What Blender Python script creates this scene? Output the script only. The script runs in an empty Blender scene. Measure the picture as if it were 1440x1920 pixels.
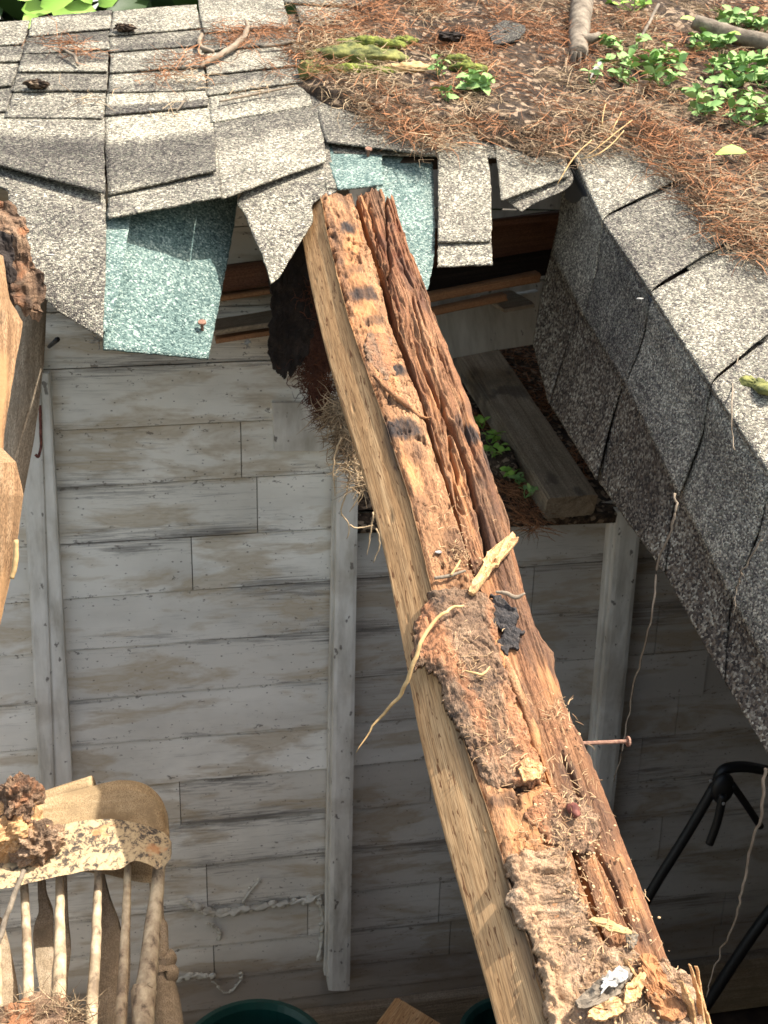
import bpy, math, random
import numpy as np
from mathutils import Vector, Matrix
random.seed(7)
rng = np.random.default_rng(11)
S = bpy.context.scene
COL = S.collection

# ------------------------------------------------------------------ camera, sky, sun
CX = np.array([[0.981723022898465, 0.03683921266573007, -0.18671576987836114],
               [-0.1876817877192458, 0.35004819851094826, -0.9177373291294998],
               [0.03155079824042434, 0.9360070144659222, 0.3505644248936038]])
cd = bpy.data.cameras.new("camera")
cam = bpy.data.objects.new("camera", cd)
COL.objects.link(cam)
cam.matrix_world = Matrix([list(CX[0]) + [0], list(CX[1]) + [0], list(CX[2]) + [0], [0, 0, 0, 1]])
cd.sensor_fit = 'VERTICAL'
cd.sensor_height = 36.0
cd.lens = 2000.0 / 1920.0 * 36.0
cd.clip_start = 0.02
cd.clip_end = 500
cd.dof.use_dof = True
cd.dof.focus_distance = 0.95
cd.dof.aperture_fstop = 22.0
S.camera = cam
S.view_settings.view_transform = 'Standard'
S.view_settings.look = 'None'
S.view_settings.exposure = 1.2
S.view_settings.gamma = 1.0
SUN_EL, SUN_AZ = math.radians(62.5), math.radians(100)      # azimuth from +Y towards +X
w = bpy.data.worlds.new("World")
S.world = w
w.use_nodes = True
nt = w.node_tree
sky = nt.nodes.new('ShaderNodeTexSky')
sky.sky_type = 'NISHITA'
sky.sun_disc = False
sky.sun_elevation = SUN_EL
sky.sun_rotation = SUN_AZ
sky.dust_density = 3.0
sky.ozone_density = 0.6
nt.nodes['Background'].inputs['Strength'].default_value = 0.15 * 1.32
wb = nt.nodes.new('ShaderNodeMix'); wb.data_type = 'RGBA'; wb.blend_type = 'MULTIPLY'; wb.inputs[0].default_value = 1.0
wb.inputs[7].default_value = (1.10, 1.0, 0.84, 1)          # white balance of the sky light
nt.links.new(sky.outputs[0], wb.inputs[6])
nt.links.new(wb.outputs[2], nt.nodes['Background'].inputs['Color'])
sd = bpy.data.lights.new("sun", 'SUN')
sd.energy = 4.1
sd.angle = math.radians(0.5)
sd.color = (1.0, 0.95, 0.87)
so = bpy.data.objects.new("sun", sd)
COL.objects.link(so)
sv = Vector((math.sin(SUN_AZ) * math.cos(SUN_EL), math.cos(SUN_AZ) * math.cos(SUN_EL), math.sin(SUN_EL)))
so.rotation_euler = sv.to_track_quat('Z', 'Y').to_euler()
so.location = sv * 5

# ------------------------------------------------------------------ photo geometry -> world points
F = 2000.0
def ray(px, py):
    v = CX @ np.array([px - 720.0, 960.0 - py, -F])
    return v / np.linalg.norm(v)
def onY(px, py, y): r = ray(px, py); return r * y / r[1]
def onX(px, py, x): r = ray(px, py); return r * x / r[0]
def onZ(px, py, z): r = ray(px, py); return r * z / r[2]
PF = ray(665, 365); PF = PF / PF[1] * 1.5
AX = -ray(190, -1160)                    # rafter axis, from far to near (downhill)
RN = np.cross([1.0, 0, 0], AX); RN /= np.linalg.norm(RN)
if RN[2] < 0: RN = -RN
def onR(px, py, h=0.0):
    r = ray(px, py)
    return r * (((PF + RN * h) @ RN) / (r @ RN))

# ------------------------------------------------------------------ noise
def _h(ix, iy, iz, sd):
    n = (ix.astype(np.int64) * 73856093) ^ (iy.astype(np.int64) * 19349663) ^ (iz.astype(np.int64) * 83492791) ^ (sd * 2654435)
    n = (n ^ (n >> 13)) * 1274126177
    n = n & 0x7fffffff
    n = (n ^ (n >> 16)) * 668265263 & 0x7fffffff
    return (n & 0xffff) / 65535.0
def vn(p, sd=0):
    p = np.asarray(p, float)
    i = np.floor(p).astype(np.int64); f = p - i; f = f * f * (3 - 2 * f)
    r = 0
    for a in (0, 1):
        wa = f[..., 0] if a else 1 - f[..., 0]
        for b in (0, 1):
            wb = f[..., 1] if b else 1 - f[..., 1]
            for c in (0, 1):
                wc = f[..., 2] if c else 1 - f[..., 2]
                r = r + wa * wb * wc * _h(i[..., 0] + a, i[..., 1] + b, i[..., 2] + c, sd)
    return r
def fbm(p, sd=0, o=4, g=0.5):
    p = np.asarray(p, float); s = 0; a = 1; t = 0
    for k in range(o):
        s = s + a * vn(p * (2.03 ** k) + 17.1 * k, sd + k); t += a; a *= g
    return s / t                                    # 0..1
def ridge(p, sd=0, o=3):
    p = np.asarray(p, float); s = 0; a = 1; t = 0
    for k in range(o):
        s = s + a * (1 - np.abs(2 * vn(p * (2.1 ** k) + 9.3 * k, sd + k) - 1)); t += a; a *= 0.5
    return s / t                                    # near 1 on thin lines
def sst(x, a, b):
    t = np.clip((x - a) / (b - a), 0, 1); return t * t * (3 - 2 * t)

# ------------------------------------------------------------------ object helpers
def tag(o, label=None, cat=None, group=None, kind=None):
    if label: o['label'] = label
    if cat: o['category'] = cat
    if group: o['group'] = group
    if kind: o['kind'] = kind
    return o
def empty(name, loc, label, cat, group=None):
    o = bpy.data.objects.new(name, None); COL.objects.link(o)
    o.location = Vector(loc); o.empty_display_size = 0.05
    return tag(o, label, cat, group)
def mesh(name, verts, faces, mat, parent=None, smooth=True, attrs=None, mw=None, uvs=None):
    me = bpy.data.meshes.new(name)
    verts = np.asarray(verts, float)
    me.from_pydata(verts.tolist() if len(verts) < 3000 else [tuple(v) for v in verts], [], faces if isinstance(faces, list) else faces.tolist())
    if smooth: me.polygons.foreach_set('use_smooth', [True] * len(me.polygons))
    if attrs:
        for k, a in attrs.items():
            at = me.attributes.new(k, 'FLOAT', 'POINT'); at.data.foreach_set('value', np.asarray(a, np.float32))
    me.update()
    me.materials.append(mat)
    o = bpy.data.objects.new(name, me); COL.objects.link(o)
    if mw is not None: o.matrix_world = mw
    if parent is not None:
        o.parent = parent
        pw = parent.matrix_basis if parent.parent is None else parent.parent.matrix_basis @ parent.matrix_parent_inverse @ parent.matrix_basis
        o.matrix_parent_inverse = pw.inverted()
    return o
class MB:
    def __init__(s): s.v = []; s.f = []; s.n = 0; s.a = []
    def add(s, v, f, a=0.0):
        v = np.asarray(v, float); s.v.append(v)
        s.f += [[i + s.n for i in q] for q in (f if isinstance(f, list) else f.tolist())]
        s.n += len(v)
        s.a.append(np.full(len(v), a) if np.isscalar(a) else np.asarray(a))
    def build(s, name, mat, parent=None, smooth=True, mw=None):
        return mesh(name, np.concatenate(s.v), s.f, mat, parent, smooth, {'tone': np.concatenate(s.a)}, mw)
def catmull(P, n):
    P = np.asarray(P, float)
    if len(P) == 2: 
        t = np.linspace(0, 1, n)[:, None]; t = t.reshape((-1,) + (1,) * (P.ndim - 1)); return P[0] * (1 - t) + P[1] * t
    Q = np.concatenate([[2 * P[0] - P[1]], P, [2 * P[-1] - P[-2]]])
    out = []
    for t in np.linspace(0, len(P) - 1 - 1e-9, n):
        i = int(t); f = t - i
        a, b, c, d = Q[i], Q[i + 1], Q[i + 2], Q[i + 3]
        out.append(0.5 * (2 * b + (c - a) * f + (2 * a - 5 * b + 4 * c - d) * f * f + (3 * b - a - 3 * c + d) * f ** 3))
    return np.array(out)
def grid_faces(nv, nu, off=0, flip=False, wrap=False):
    i = np.arange(nv - 1)[:, None]; j = np.arange(nu if wrap else nu - 1)[None, :]
    a = i * nu + j; b = i * nu + (j + 1) % nu; c = (i + 1) * nu + (j + 1) % nu; d = (i + 1) * nu + j
    q = np.stack([a, b, c, d], -1).reshape(-1, 4) + off
    return q[:, ::-1] if flip else q
def sheet(G, thick, jag=0.0, wav=0.0, sd=0):
    """closed thin solid from a grid of points (nv,nu,3); returns verts, faces"""
    G = np.array(G, float); nv, nu = G.shape[:2]
    du = np.gradient(G, axis=1); dv = np.gradient(G, axis=0)
    N = np.cross(du, dv); N /= np.linalg.norm(N, axis=-1, keepdims=True) + 1e-12
    if (N.mean((0, 1)) @ np.array([0, -0.4, 1])) < 0: N = -N
    if wav: G = G + N * (fbm(G * 14, sd + 5, 3)[..., None] - 0.5) * 2 * wav
    if jag:
        e = (fbm(G * 130, sd, 3) - 0.5) * 2 * jag
        dirv = dv / (np.linalg.norm(dv, axis=-1, keepdims=True) + 1e-12)
        diru = du / (np.linalg.norm(du, axis=-1, keepdims=True) + 1e-12)
        G[-1] += dirv[-1] * e[-1][:, None]; G[0] += dirv[0] * e[0][:, None]
        G[:, 0] += diru[:, 0] * e[:, 0][:, None]; G[:, -1] += diru[:, -1] * e[:, -1][:, None]
    B = G - N * thick
    V = np.concatenate([G.reshape(-1, 3), B.reshape(-1, 3)]); M = nv * nu
    fl = np.cross(G[0, 1] - G[0, 0], G[1, 0] - G[0, 0]) @ N[0, 0] < 0
    f = [grid_faces(nv, nu, 0, fl), grid_faces(nv, nu, M, not fl)]
    def strip(ix, fp):
        ix = np.array(ix); a = ix[:-1]; b = ix[1:]
        q = np.stack([a, b, b + M, a + M], -1); return q if fp else q[:, ::-1]
    f.append(strip(range(nu), fl)); f.append(strip([(nv - 1) * nu + j for j in range(nu)], not fl))
    f.append(strip([i * nu for i in range(nv)], not fl)); f.append(strip([i * nu + nu - 1 for i in range(nv)], fl))
    return V, np.concatenate(f)
def tube(P, r, n=10, seg=8, wob=0.0, sd=0, flat=1.0):
    C = catmull(P, n) if n > len(P) else np.asarray(P, float); n = len(C)
    R = np.interp(np.linspace(0, 1, n), np.linspace(0, 1, len(np.atleast_1d(r))), np.atleast_1d(r)) if np.size(r) > 1 else np.full(n, float(np.ravel(r)[0]))
    if wob: C = C + (np.stack([vn(np.stack([np.arange(n) * .7, np.full(n, k * 3.3), np.full(n, sd + .5)], -1), sd + k) for k in range(3)], -1) - .5) * wob
    T = np.gradient(C, axis=0); T /= np.linalg.norm(T, axis=1, keepdims=True) + 1e-12
    ref = np.array([0.13, 0.22, 1.0]) if abs(T[0][2]) < .8 else np.array([1.0, .2, .1])
    A = np.cross(T, ref); A /= np.linalg.norm(A, axis=1, keepdims=True) + 1e-12; B = np.cross(T, A)
    th = np.arange(seg) * 2 * math.pi / seg
    V = C[:, None] + R[:, None, None] * (A[:, None] * np.cos(th)[None, :, None] + B[:, None] * np.sin(th)[None, :, None] * flat)
    V = V.reshape(-1, 3)
    f = grid_faces(n, seg, 0, True, True).tolist()
    f += [list(range(seg)), [(n - 1) * seg + j for j in range(seg)][::-1]]
    return V, f

# ------------------------------------------------------------------ materials
def lin(c): return tuple(((x / 255) / 12.92 if x / 255 < .04045 else ((x / 255 + .055) / 1.055) ** 2.4) for x in c)
class NT:
    def __init__(s, name, rough=0.85):
        s.m = bpy.data.materials.new(name); s.m.use_nodes = True
        s.t = s.m.node_tree; s.b = s.t.nodes['Principled BSDF']; s.b.inputs['Roughness'].default_value = rough
        s.b.inputs['Specular IOR Level'].default_value = 0.25
        s.co = s.t.nodes.new('ShaderNodeTexCoord').outputs['Object']
    def n(s, typ, **k):
        x = s.t.nodes.new(typ)
        for a, b in k.items(): setattr(x, a, b)
        return x
    def l(s, a, b): s.t.links.new(a, b)
    def mp(s, scale, loc=(0, 0, 0), src=None):
        x = s.n('ShaderNodeMapping'); x.inputs['Scale'].default_value = scale; x.inputs['Location'].default_value = loc
        s.l(src or s.co, x.inputs['Vector']); return x.outputs[0]
    def noise(s, vec, sc=1.0, det=4, ro=0.55, dist=0.0):
        x = s.n('ShaderNodeTexNoise'); x.inputs['Scale'].default_value = sc; x.inputs['Detail'].default_value = det
        x.inputs['Roughness'].default_value = ro; x.inputs['Distortion'].default_value = dist
        s.l(vec, x.inputs['Vector']); return x.outputs[0]
    def vor(s, vec, sc, out='Color', feat='F1'):
        x = s.n('ShaderNodeTexVoronoi', feature=feat); x.inputs['Scale'].default_value = sc; s.l(vec, x.inputs['Vector'])
        return x.outputs[out]
    def ramp(s, fac, stops, interp='LINEAR'):
        x = s.n('ShaderNodeValToRGB'); e = x.color_ramp.elements; x.color_ramp.interpolation = interp
        while len(e) < len(stops): e.new(0.5)
        for i, (p, c) in enumerate(stops):
            e[i].position = p; e[i].color = (c, c, c, 1) if np.isscalar(c) else tuple(c) + (1,)
        s.l(fac, x.inputs[0]); return x.outputs[0]
    def mix(s, fac, a, b, mode='MIX'):
        x = s.n('ShaderNodeMix', data_type='RGBA', blend_type=mode)
        for i, v in ((0, fac), (6, a), (7, b)):
            if hasattr(v, 'node'): s.l(v, x.inputs[i])
            elif i == 0: x.inputs[0].default_value = v
            else: x.inputs[i].default_value = tuple(v) + (1,)
        return x.outputs[2]
    def math(s, op, a, b=0.0, clamp=False):
        x = s.n('ShaderNodeMath', operation=op, use_clamp=clamp)
        for i, v in ((0, a), (1, b)):
            if hasattr(v, 'node'): s.l(v, x.inputs[i])
            else: x.inputs[i].default_value = v
        return x.outputs[0]
    def attr(s, name): return s.n('ShaderNodeAttribute', attribute_name=name).outputs['Fac']
    def uv(s): return s.t.nodes['Texture Coordinate'].outputs['UV']
    def sep(s, v, i):
        x = s.n('ShaderNodeSeparateXYZ'); s.l(v, x.inputs[0]); return x.outputs[i]
    def fin(s, col, bump=None, bs=0.4, bd=0.002, rough=None):
        if hasattr(col, 'node'): s.l(col, s.b.inputs['Base Color'])
        else: s.b.inputs['Base Color'].default_value = tuple(col) + (1,)
        if bump is not None:
            x = s.n('ShaderNodeBump'); x.inputs['Strength'].default_value = bs; x.inputs['Distance'].default_value = bd
            s.l(bump, x.inputs['Height']); s.l(x.outputs[0], s.b.inputs['Normal'])
        if rough is not None: s.l(rough, s.b.inputs['Roughness'])
        return s.m

def mat_shingle(name, cols, stain, sc=330):
    """granules: random cells, five granule colours, tone attribute shifts between dark and light blends"""
    m = NT(name, 0.92)
    jit = m.mp((1, 1, 1))
    cell = m.sep(m.vor(jit, sc), 0)
    cell2 = m.sep(m.vor(jit, sc * 0.55), 1)
    tone = m.attr('tone')
    v = m.math('ADD', m.math('MULTIPLY', cell, 0.72), m.math('MULTIPLY', cell2, 0.22))
    v = m.math('ADD', v, m.math('MULTIPLY', tone, 0.72)); v = m.math('SUBTRACT', v, 0.30)
    v = m.math('ADD', v, m.math('MULTIPLY', m.math('SUBTRACT', m.noise(m.co, 13, 5, .65), 0.5), 0.75))
    c = m.ramp(v, [(0.08, cols[0]), (0.34, cols[1]), (0.55, cols[2]), (0.78, cols[3]), (0.98, cols[4])])
    hue = m.sep(m.vor(m.mp((1, 1, 1), (3, 7, 1)), sc * .9), 2)
    c = m.mix(m.ramp(hue, [(0.80, 0), (0.86, 0.55)]), c, stain)
    g = m.ramp(m.noise(m.mp((1, 1, 1), (1, 2, 3)), 6, 5), [(0.56, 0), (0.75, 0.35)])
    c = m.mix(g, c, (0.08, 0.065, 0.05))
    ed = m.vor(jit, sc, 'Distance')
    h = m.math('SUBTRACT', m.math('MULTIPLY', cell, 0.8), ed)
    return m.fin(c, h, 0.8, 0.0022)
M = {}
M['shingle'] = mat_shingle('granules_grey', [(.03, .027, .025), (.075, .067, .060), (.155, .143, .118), (.27, .25, .20), (.50, .47, .37)], (.13, .135, .10), 470)
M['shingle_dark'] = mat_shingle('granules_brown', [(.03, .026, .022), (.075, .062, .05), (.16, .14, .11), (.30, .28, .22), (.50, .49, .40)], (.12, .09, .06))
M['teal'] = mat_shingle('granules_teal', [(.022, .045, .045), (.06, .10, .095), (.11, .17, .155), (.18, .25, .225), (.36, .43, .38)], (.09, .14, .13), 480)

def mat_wood(name, c1, c2, c3, fresh=None, grain=(260, 7, 260), bs=.5, bd=.0015, darkc=(.03, .024, .022), holes=False, pk=.7):
    """weathered wood: streaks run along local Y; 'dark' attribute = rot or tar stain, or painted edge shade"""
    m = NT(name, 0.85)
    g = m.noise(m.mp(grain), 1, 5, .65, .6)
    g2 = m.noise(m.mp((grain[0] * .22, grain[1] * .45, grain[2] * .22), (4, 1, 2)), 1, 4, .6, .4)
    fine = m.noise(m.mp((900, 260, 900) if pk > .5 else (800, 34, 800)), 1, 3, .6)
    c = m.ramp(m.math('ADD', m.math('MULTIPLY', g, .55), m.math('MULTIPLY', g2, .5)), [(.36, c1), (.52, c2), (.68, c3)])
    c = m.mix(m.ramp(fine, [(.40, .55), (.56, 0)]), c, tuple(x * .45 for x in c1))
    patch = m.ramp(m.noise(m.co, 22, 5, .6), [(.50, 0), (.64, pk)])
    c = m.mix(patch, c, tuple(a * .62 for a in c2))
    if fresh: c = m.mix(m.ramp(m.noise(m.mp((30, 6, 30), (9, 3, 3)), 1, 4), [(.52, 0), (.62, .8)]), c, fresh)
    if holes:
        v = m.noise(m.mp((330, 60, 330), (2, 5, 8)), 1, 2, .4, .8)
        hh = m.ramp(v, [(.64, 0), (.68, .9)])
        c = m.mix(hh, c, (.14, .06, .025))
    c = m.mix(m.math('MULTIPLY', m.attr('tone'), m.math('ADD', .35, patch), True), c, (.17, .062, .03))
    dk = m.math('MULTIPLY', m.attr('dark'), m.math('ADD', .55, g), True)
    c = m.mix(dk, c, darkc)
    h = m.math('ADD', m.math('MULTIPLY', g, .8), m.math('MULTIPLY', fine, .5))
    return m.fin(c, h, bs, bd)
M['wood_top'] = mat_wood('weathered_wood', (.11, .05, .026), (.31, .16, .077), (.48, .28, .145), (.44, .21, .085), bs=.8, bd=.002)
M['wood_rot'] = mat_wood('rotten_wood', (.11, .047, .025), (.25, .122, .06), (.44, .25, .13), (.42, .20, .085), grain=(420, 11, 420), bs=.8, bd=.003)
M['wood_side'] = mat_wood('sawn_wood', (.26, .135, .055), (.46, .27, .125), (.57, .38, .20), None, grain=(110, 4, 110), bs=.3, holes=True, pk=.25)
M['wood_left'] = mat_wood('weathered_tan_wood', (.16, .085, .042), (.34, .205, .105), (.46, .31, .18), (.42, .24, .11), bs=.8, bd=.002)
M['wood_grey'] = mat_wood('grey_wood', (.17, .12, .075), (.32, .245, .165), (.44, .36, .26), None)
M['wood_brown'] = mat_wood('brown_wood', (.10, .045, .028), (.16, .075, .045), (.22, .11, .06), None)
M['wood_orange'] = mat_wood('orange_wood', (.28, .13, .06), (.38, .19, .09), (.45, .25, .12), None)
M['wood_black'] = mat_wood('charred_rot', (.015, .012, .011), (.03, .022, .018), (.06, .042, .032), None)
M['bark'] = mat_wood('flaky_bark', (.11, .065, .042), (.25, .155, .095), (.42, .285, .18), (.38, .17, .08), grain=(160, 130, 160), bs=1, bd=.004)
M['bark_pale'] = mat_wood('pale_flaky_bark', (.20, .12, .07), (.38, .25, .155), (.55, .40, .27), (.48, .31, .18), grain=(150, 220, 150), bs=1, bd=.004)
M['chip'] = mat_wood('split_wood', (.42, .23, .10), (.60, .36, .17), (.72, .48, .25), None)
M['tar'] = mat_wood('cracked_tar', (.02, .019, .02), (.045, .042, .042), (.10, .085, .075), None, grain=(200, 200, 200), bs=1, bd=.003)
M['fiber'] = mat_wood('rotten_fibre', (.045, .02, .014), (.09, .038, .026), (.15, .07, .045), None)

def mat_paint():
    m = NT('old_white_paint', 0.7)
    uv = m.uv(); u = m.sep(uv, 0); v = m.sep(uv, 1)
    tone = m.attr('tone')
    base = m.ramp(tone, [(0, (.64, .60, .52)), (1, (.86, .83, .74))])
    cl = m.noise(m.mp((3, 3, 6)), 1, 5, .6)
    base = m.mix(m.ramp(cl, [(.42, 0), (.62, .55)]), base, (.46, .43, .37))
    # grey wood grain showing through worn paint, densest along the board edges
    gr = m.noise(m.mp((5, 40, 120), (1, 0, 2)), 1, 6, .75, 1.6)
    edge = m.math('ABSOLUTE', m.math('SUBTRACT', v, 0.5)); edge = m.math('MULTIPLY', edge, edge)
    edge = m.math('MULTIPLY', edge, 0.75)
    area = m.noise(m.mp((2.2, 2, 9), (5, 3, 8)), 1, 4, .6)
    thr = m.math('ADD', m.math('ADD', gr, edge), m.math('MULTIPLY', m.math('SUBTRACT', area, .5), .9))
    thr = m.math('SUBTRACT', thr, m.math('MULTIPLY', tone, .06))
    worn = m.ramp(thr, [(.62, 0), (.69, .4), (.84, .9)])
    c = m.mix(worn, base, (.12, .11, .10))
    # damp stains with a darker rim
    st = m.noise(m.mp((4.6, 4, 17), (7, 1, 4)), 1, 6, .62, .3)
    c = m.mix(m.ramp(st, [(.50, 0), (.60, .62), (.63, .45), (.78, .75)]), c, (.40, .30, .17))
    fg = m.noise(m.mp((14, 10, 260), (3, 3, 1)), 1, 5, .7, .6)
    c = m.mix(m.ramp(m.math('ADD', fg, m.math('MULTIPLY', m.math('SUBTRACT', area, .5), .5)), [(.56, 0), (.70, .38)]), c, (.27, .25, .21))
    fl = m.noise(m.mp((60, 40, 110), (8, 2, 5)), 1, 4, .7, .4)
    c = m.mix(m.ramp(m.math('ADD', fl, m.math('MULTIPLY', edge, .35)), [(.665, 0), (.685, .8)]), c, (.16, .14, .115))
    sp = m.vor(m.mp((60, 60, 90)), 1, 'Distance')
    c = m.mix(m.ramp(m.math('ADD', sp, m.math('MULTIPLY', m.noise(m.co, 40, 2), .25)), [(.20, .8), (.235, 0)]), c, (.13, .11, .09))
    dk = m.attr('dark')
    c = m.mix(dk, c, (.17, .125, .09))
    h = m.math('SUBTRACT', m.math('MULTIPLY', m.noise(m.mp((30, 30, 160)), 1, 4), .5), m.math('MULTIPLY', worn, .5))
    return m.fin(c, h, .4, .0012)
M['paint'] = mat_paint()
def mat_trim():
    m = NT('old_white_trim', 0.7)
    c = m.ramp(m.noise(m.mp((30, 30, 7)), 1, 5, .65), [(.3, (.38, .35, .29)), (.5, (.60, .57, .50)), (.7, (.72, .69, .62))])
    sp = m.noise(m.mp((70, 70, 45), (1, 4, 2)), 1, 3, .5)
    c = m.mix(m.ramp(sp, [(.66, 0), (.70, .8)]), c, (.10, .085, .07))
    c = m.mix(m.ramp(m.noise(m.co, 9, 5), [(.55, 0), (.7, .5)]), c, (.35, .30, .23))
    return m.fin(c, m.noise(m.mp((60, 60, 20)), 1, 4), .35, .0015)
M['trim'] = mat_trim()
def simple(name, c, c2=None, sc=40, rough=.8, bs=.3, bd=.002, spec=.25, trans=0):
    m = NT(name, rough); m.b.inputs['Specular IOR Level'].default_value = spec
    nz = m.noise(m.co, sc, 5, .6)
    col = m.ramp(nz, [(.36, c), (.64, c2 or tuple(x * .6 for x in c))])
    if name.startswith('strand') or name.startswith('leaf'):
        tn = m.attr('tone'); col = m.mix(m.ramp(tn, [(0, 0), (1, 1)]), c, c2)
    if trans: m.b.inputs['Subsurface Weight'].default_value = 0
    return m.fin(col, nz, bs, bd)
M['deck'] = simple('dark_deck', (.045, .03, .022), (.09, .06, .04), 30)
def mat_soil():
    m = NT('rotted_litter', .95)
    a = m.noise(m.co, 75, 6, .7); b = m.noise(m.mp((1, 1, 1), (5, 2, 1)), 9, 5, .65); v = m.vor(m.mp((1, 1, 1)), 120)
    c = m.ramp(a, [(.36, (.014, .010, .008)), (.52, (.06, .04, .026)), (.70, (.20, .135, .085))])
    c = m.mix(m.ramp(b, [(.48, 0), (.6, .75)]), c, (.035, .026, .02))
    c = m.mix(m.ramp(m.sep(v, 0), [(.80, 0), (.84, .8)]), c, (.34, .25, .17))
    return m.fin(c, a, 1, .007)
M['soil'] = mat_soil()
M['ground'] = simple('ground_soil', (.035, .03, .02), (.08, .065, .04), 3)
M['floor'] = simple('pale_bounce_floor', (.42, .36, .28), (.30, .25, .19), 8)  # pale so that it bounces sunlight up to the wall
M['moss'] = simple('moss_green', (.06, .075, .018), (.22, .25, .05), 90, .95, 1, .005)
M['moss_dark'] = simple('moss_dull', (.045, .055, .02), (.22, .22, .07), 50, .95, 1, .005)
M['foam'] = simple('cured_foam', (.55, .53, .46), (.42, .39, .32), 14, .6, .4, .004)
M['rust'] = simple('rusty_iron', (.30, .17, .115), (.13, .07, .05), 300, .8, .4, .001)
M['black'] = simple('black_metal', (.006, .006, .0065), (.010, .010, .010), 20, .5, .1, .001, .5)
M['green_plastic'] = simple('green_plastic', (.006, .05, .04), (.008, .035, .03), 9, .35, .1, .001, .5)
M['tan_panel'] = mat_wood('tan_panel', (.24, .15, .07), (.40, .28, .15), (.50, .37, .21), None, grain=(5, 60, 110), bs=.25, pk=.9)
M['stick'] = simple('twig_bark', (.17, .13, .09), (.28, .23, .17), 60, .9, .8, .003)
M['stick_dark'] = simple('old_branch_bark', (.10, .08, .06), (.24, .20, .15), 55, .9, 1, .004)
M['brass'] = simple('dull_brass', (.25, .19, .04), (.16, .12, .03), 60, .5)
M['lint'] = simple('white_lint', (.46, .45, .42), (.24, .23, .21), 220)
M['straw'] = simple('straw', (.52, .36, .17), (.36, .23, .10), 90)
M['darkred'] = simple('maroon_shell', (.07, .02, .015), (.20, .07, .05), 120, .65, .3, .001, .3)
M['needle'] = simple('strand_needles', (.055, .033, .022), (.50, .225, .10))
M['needle_pale'] = simple('strand_straw', (.11, .07, .04), (.55, .41, .25))
M['root'] = simple('strand_roots', (.06, .04, .026), (.28, .19, .115))
M['leaf'] = simple('leaf_sage', (.12, .25, .07), (.34, .50, .18), rough=.8)
M['leaf_lime'] = simple('leaf_lime', (.12, .28, .03), (.34, .52, .10), rough=.6)
M['leaf_dark'] = simple('leaf_hedge', (.012, .03, .008), (.05, .10, .02), rough=.5)
def mat_peel():
    m = NT('peeling_cream_paint', .75)
    n1 = m.noise(m.mp((120, 90, 230)), 1, 6, .75, .5); big = m.noise(m.mp((22, 20, 30)), 1, 2)
    n1 = m.math('ADD', m.math('MULTIPLY', n1, .75), m.math('MULTIPLY', big, .25))
    c = m.ramp(n1, [(.41, (.06, .05, .04)), (.465, (.20, .15, .10)), (.49, (.46, .34, .19)), (.7, (.66, .52, .31))])
    c = m.mix(m.ramp(m.noise(m.co, 25, 3), [(.62, 0), (.68, .8)]), c, (.50, .24, .10))
    return m.fin(c, n1, 1, .005)
M['peel'] = mat_peel()
def mat_spindle():
    m = NT('cream_spindle', .7)
    n1 = m.noise(m.mp((70, 70, 22)), 1, 6, .62)
    c = m.ramp(n1, [(.34, (.14, .10, .065)), (.44, (.36, .27, .17)), (.62, (.56, .45, .29))])
    c = m.mix(m.ramp(m.noise(m.co, 30, 4), [(.5, 0), (.62, .7)]), c, (.20, .145, .09))
    return m.fin(c, n1, .7, .002)
M['spindle'] = mat_spindle()
M['splat'] = mat_wood('bare_splat', (.22, .16, .10), (.33, .25, .16), (.42, .33, .23), None, grain=(120, 120, 16))
M['end_grain'] = simple('end_grain', (.20, .15, .10), (.11, .08, .055), 90)

def setuv(o, uvs):
    me = o.data; l = me.uv_layers.new(name='UVMap')
    ids = np.empty(len(me.loops), np.int64); me.loops.foreach_get('vertex_index', ids)
    l.data.foreach_set('uv', np.asarray(uvs, np.float32)[ids].ravel())

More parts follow.
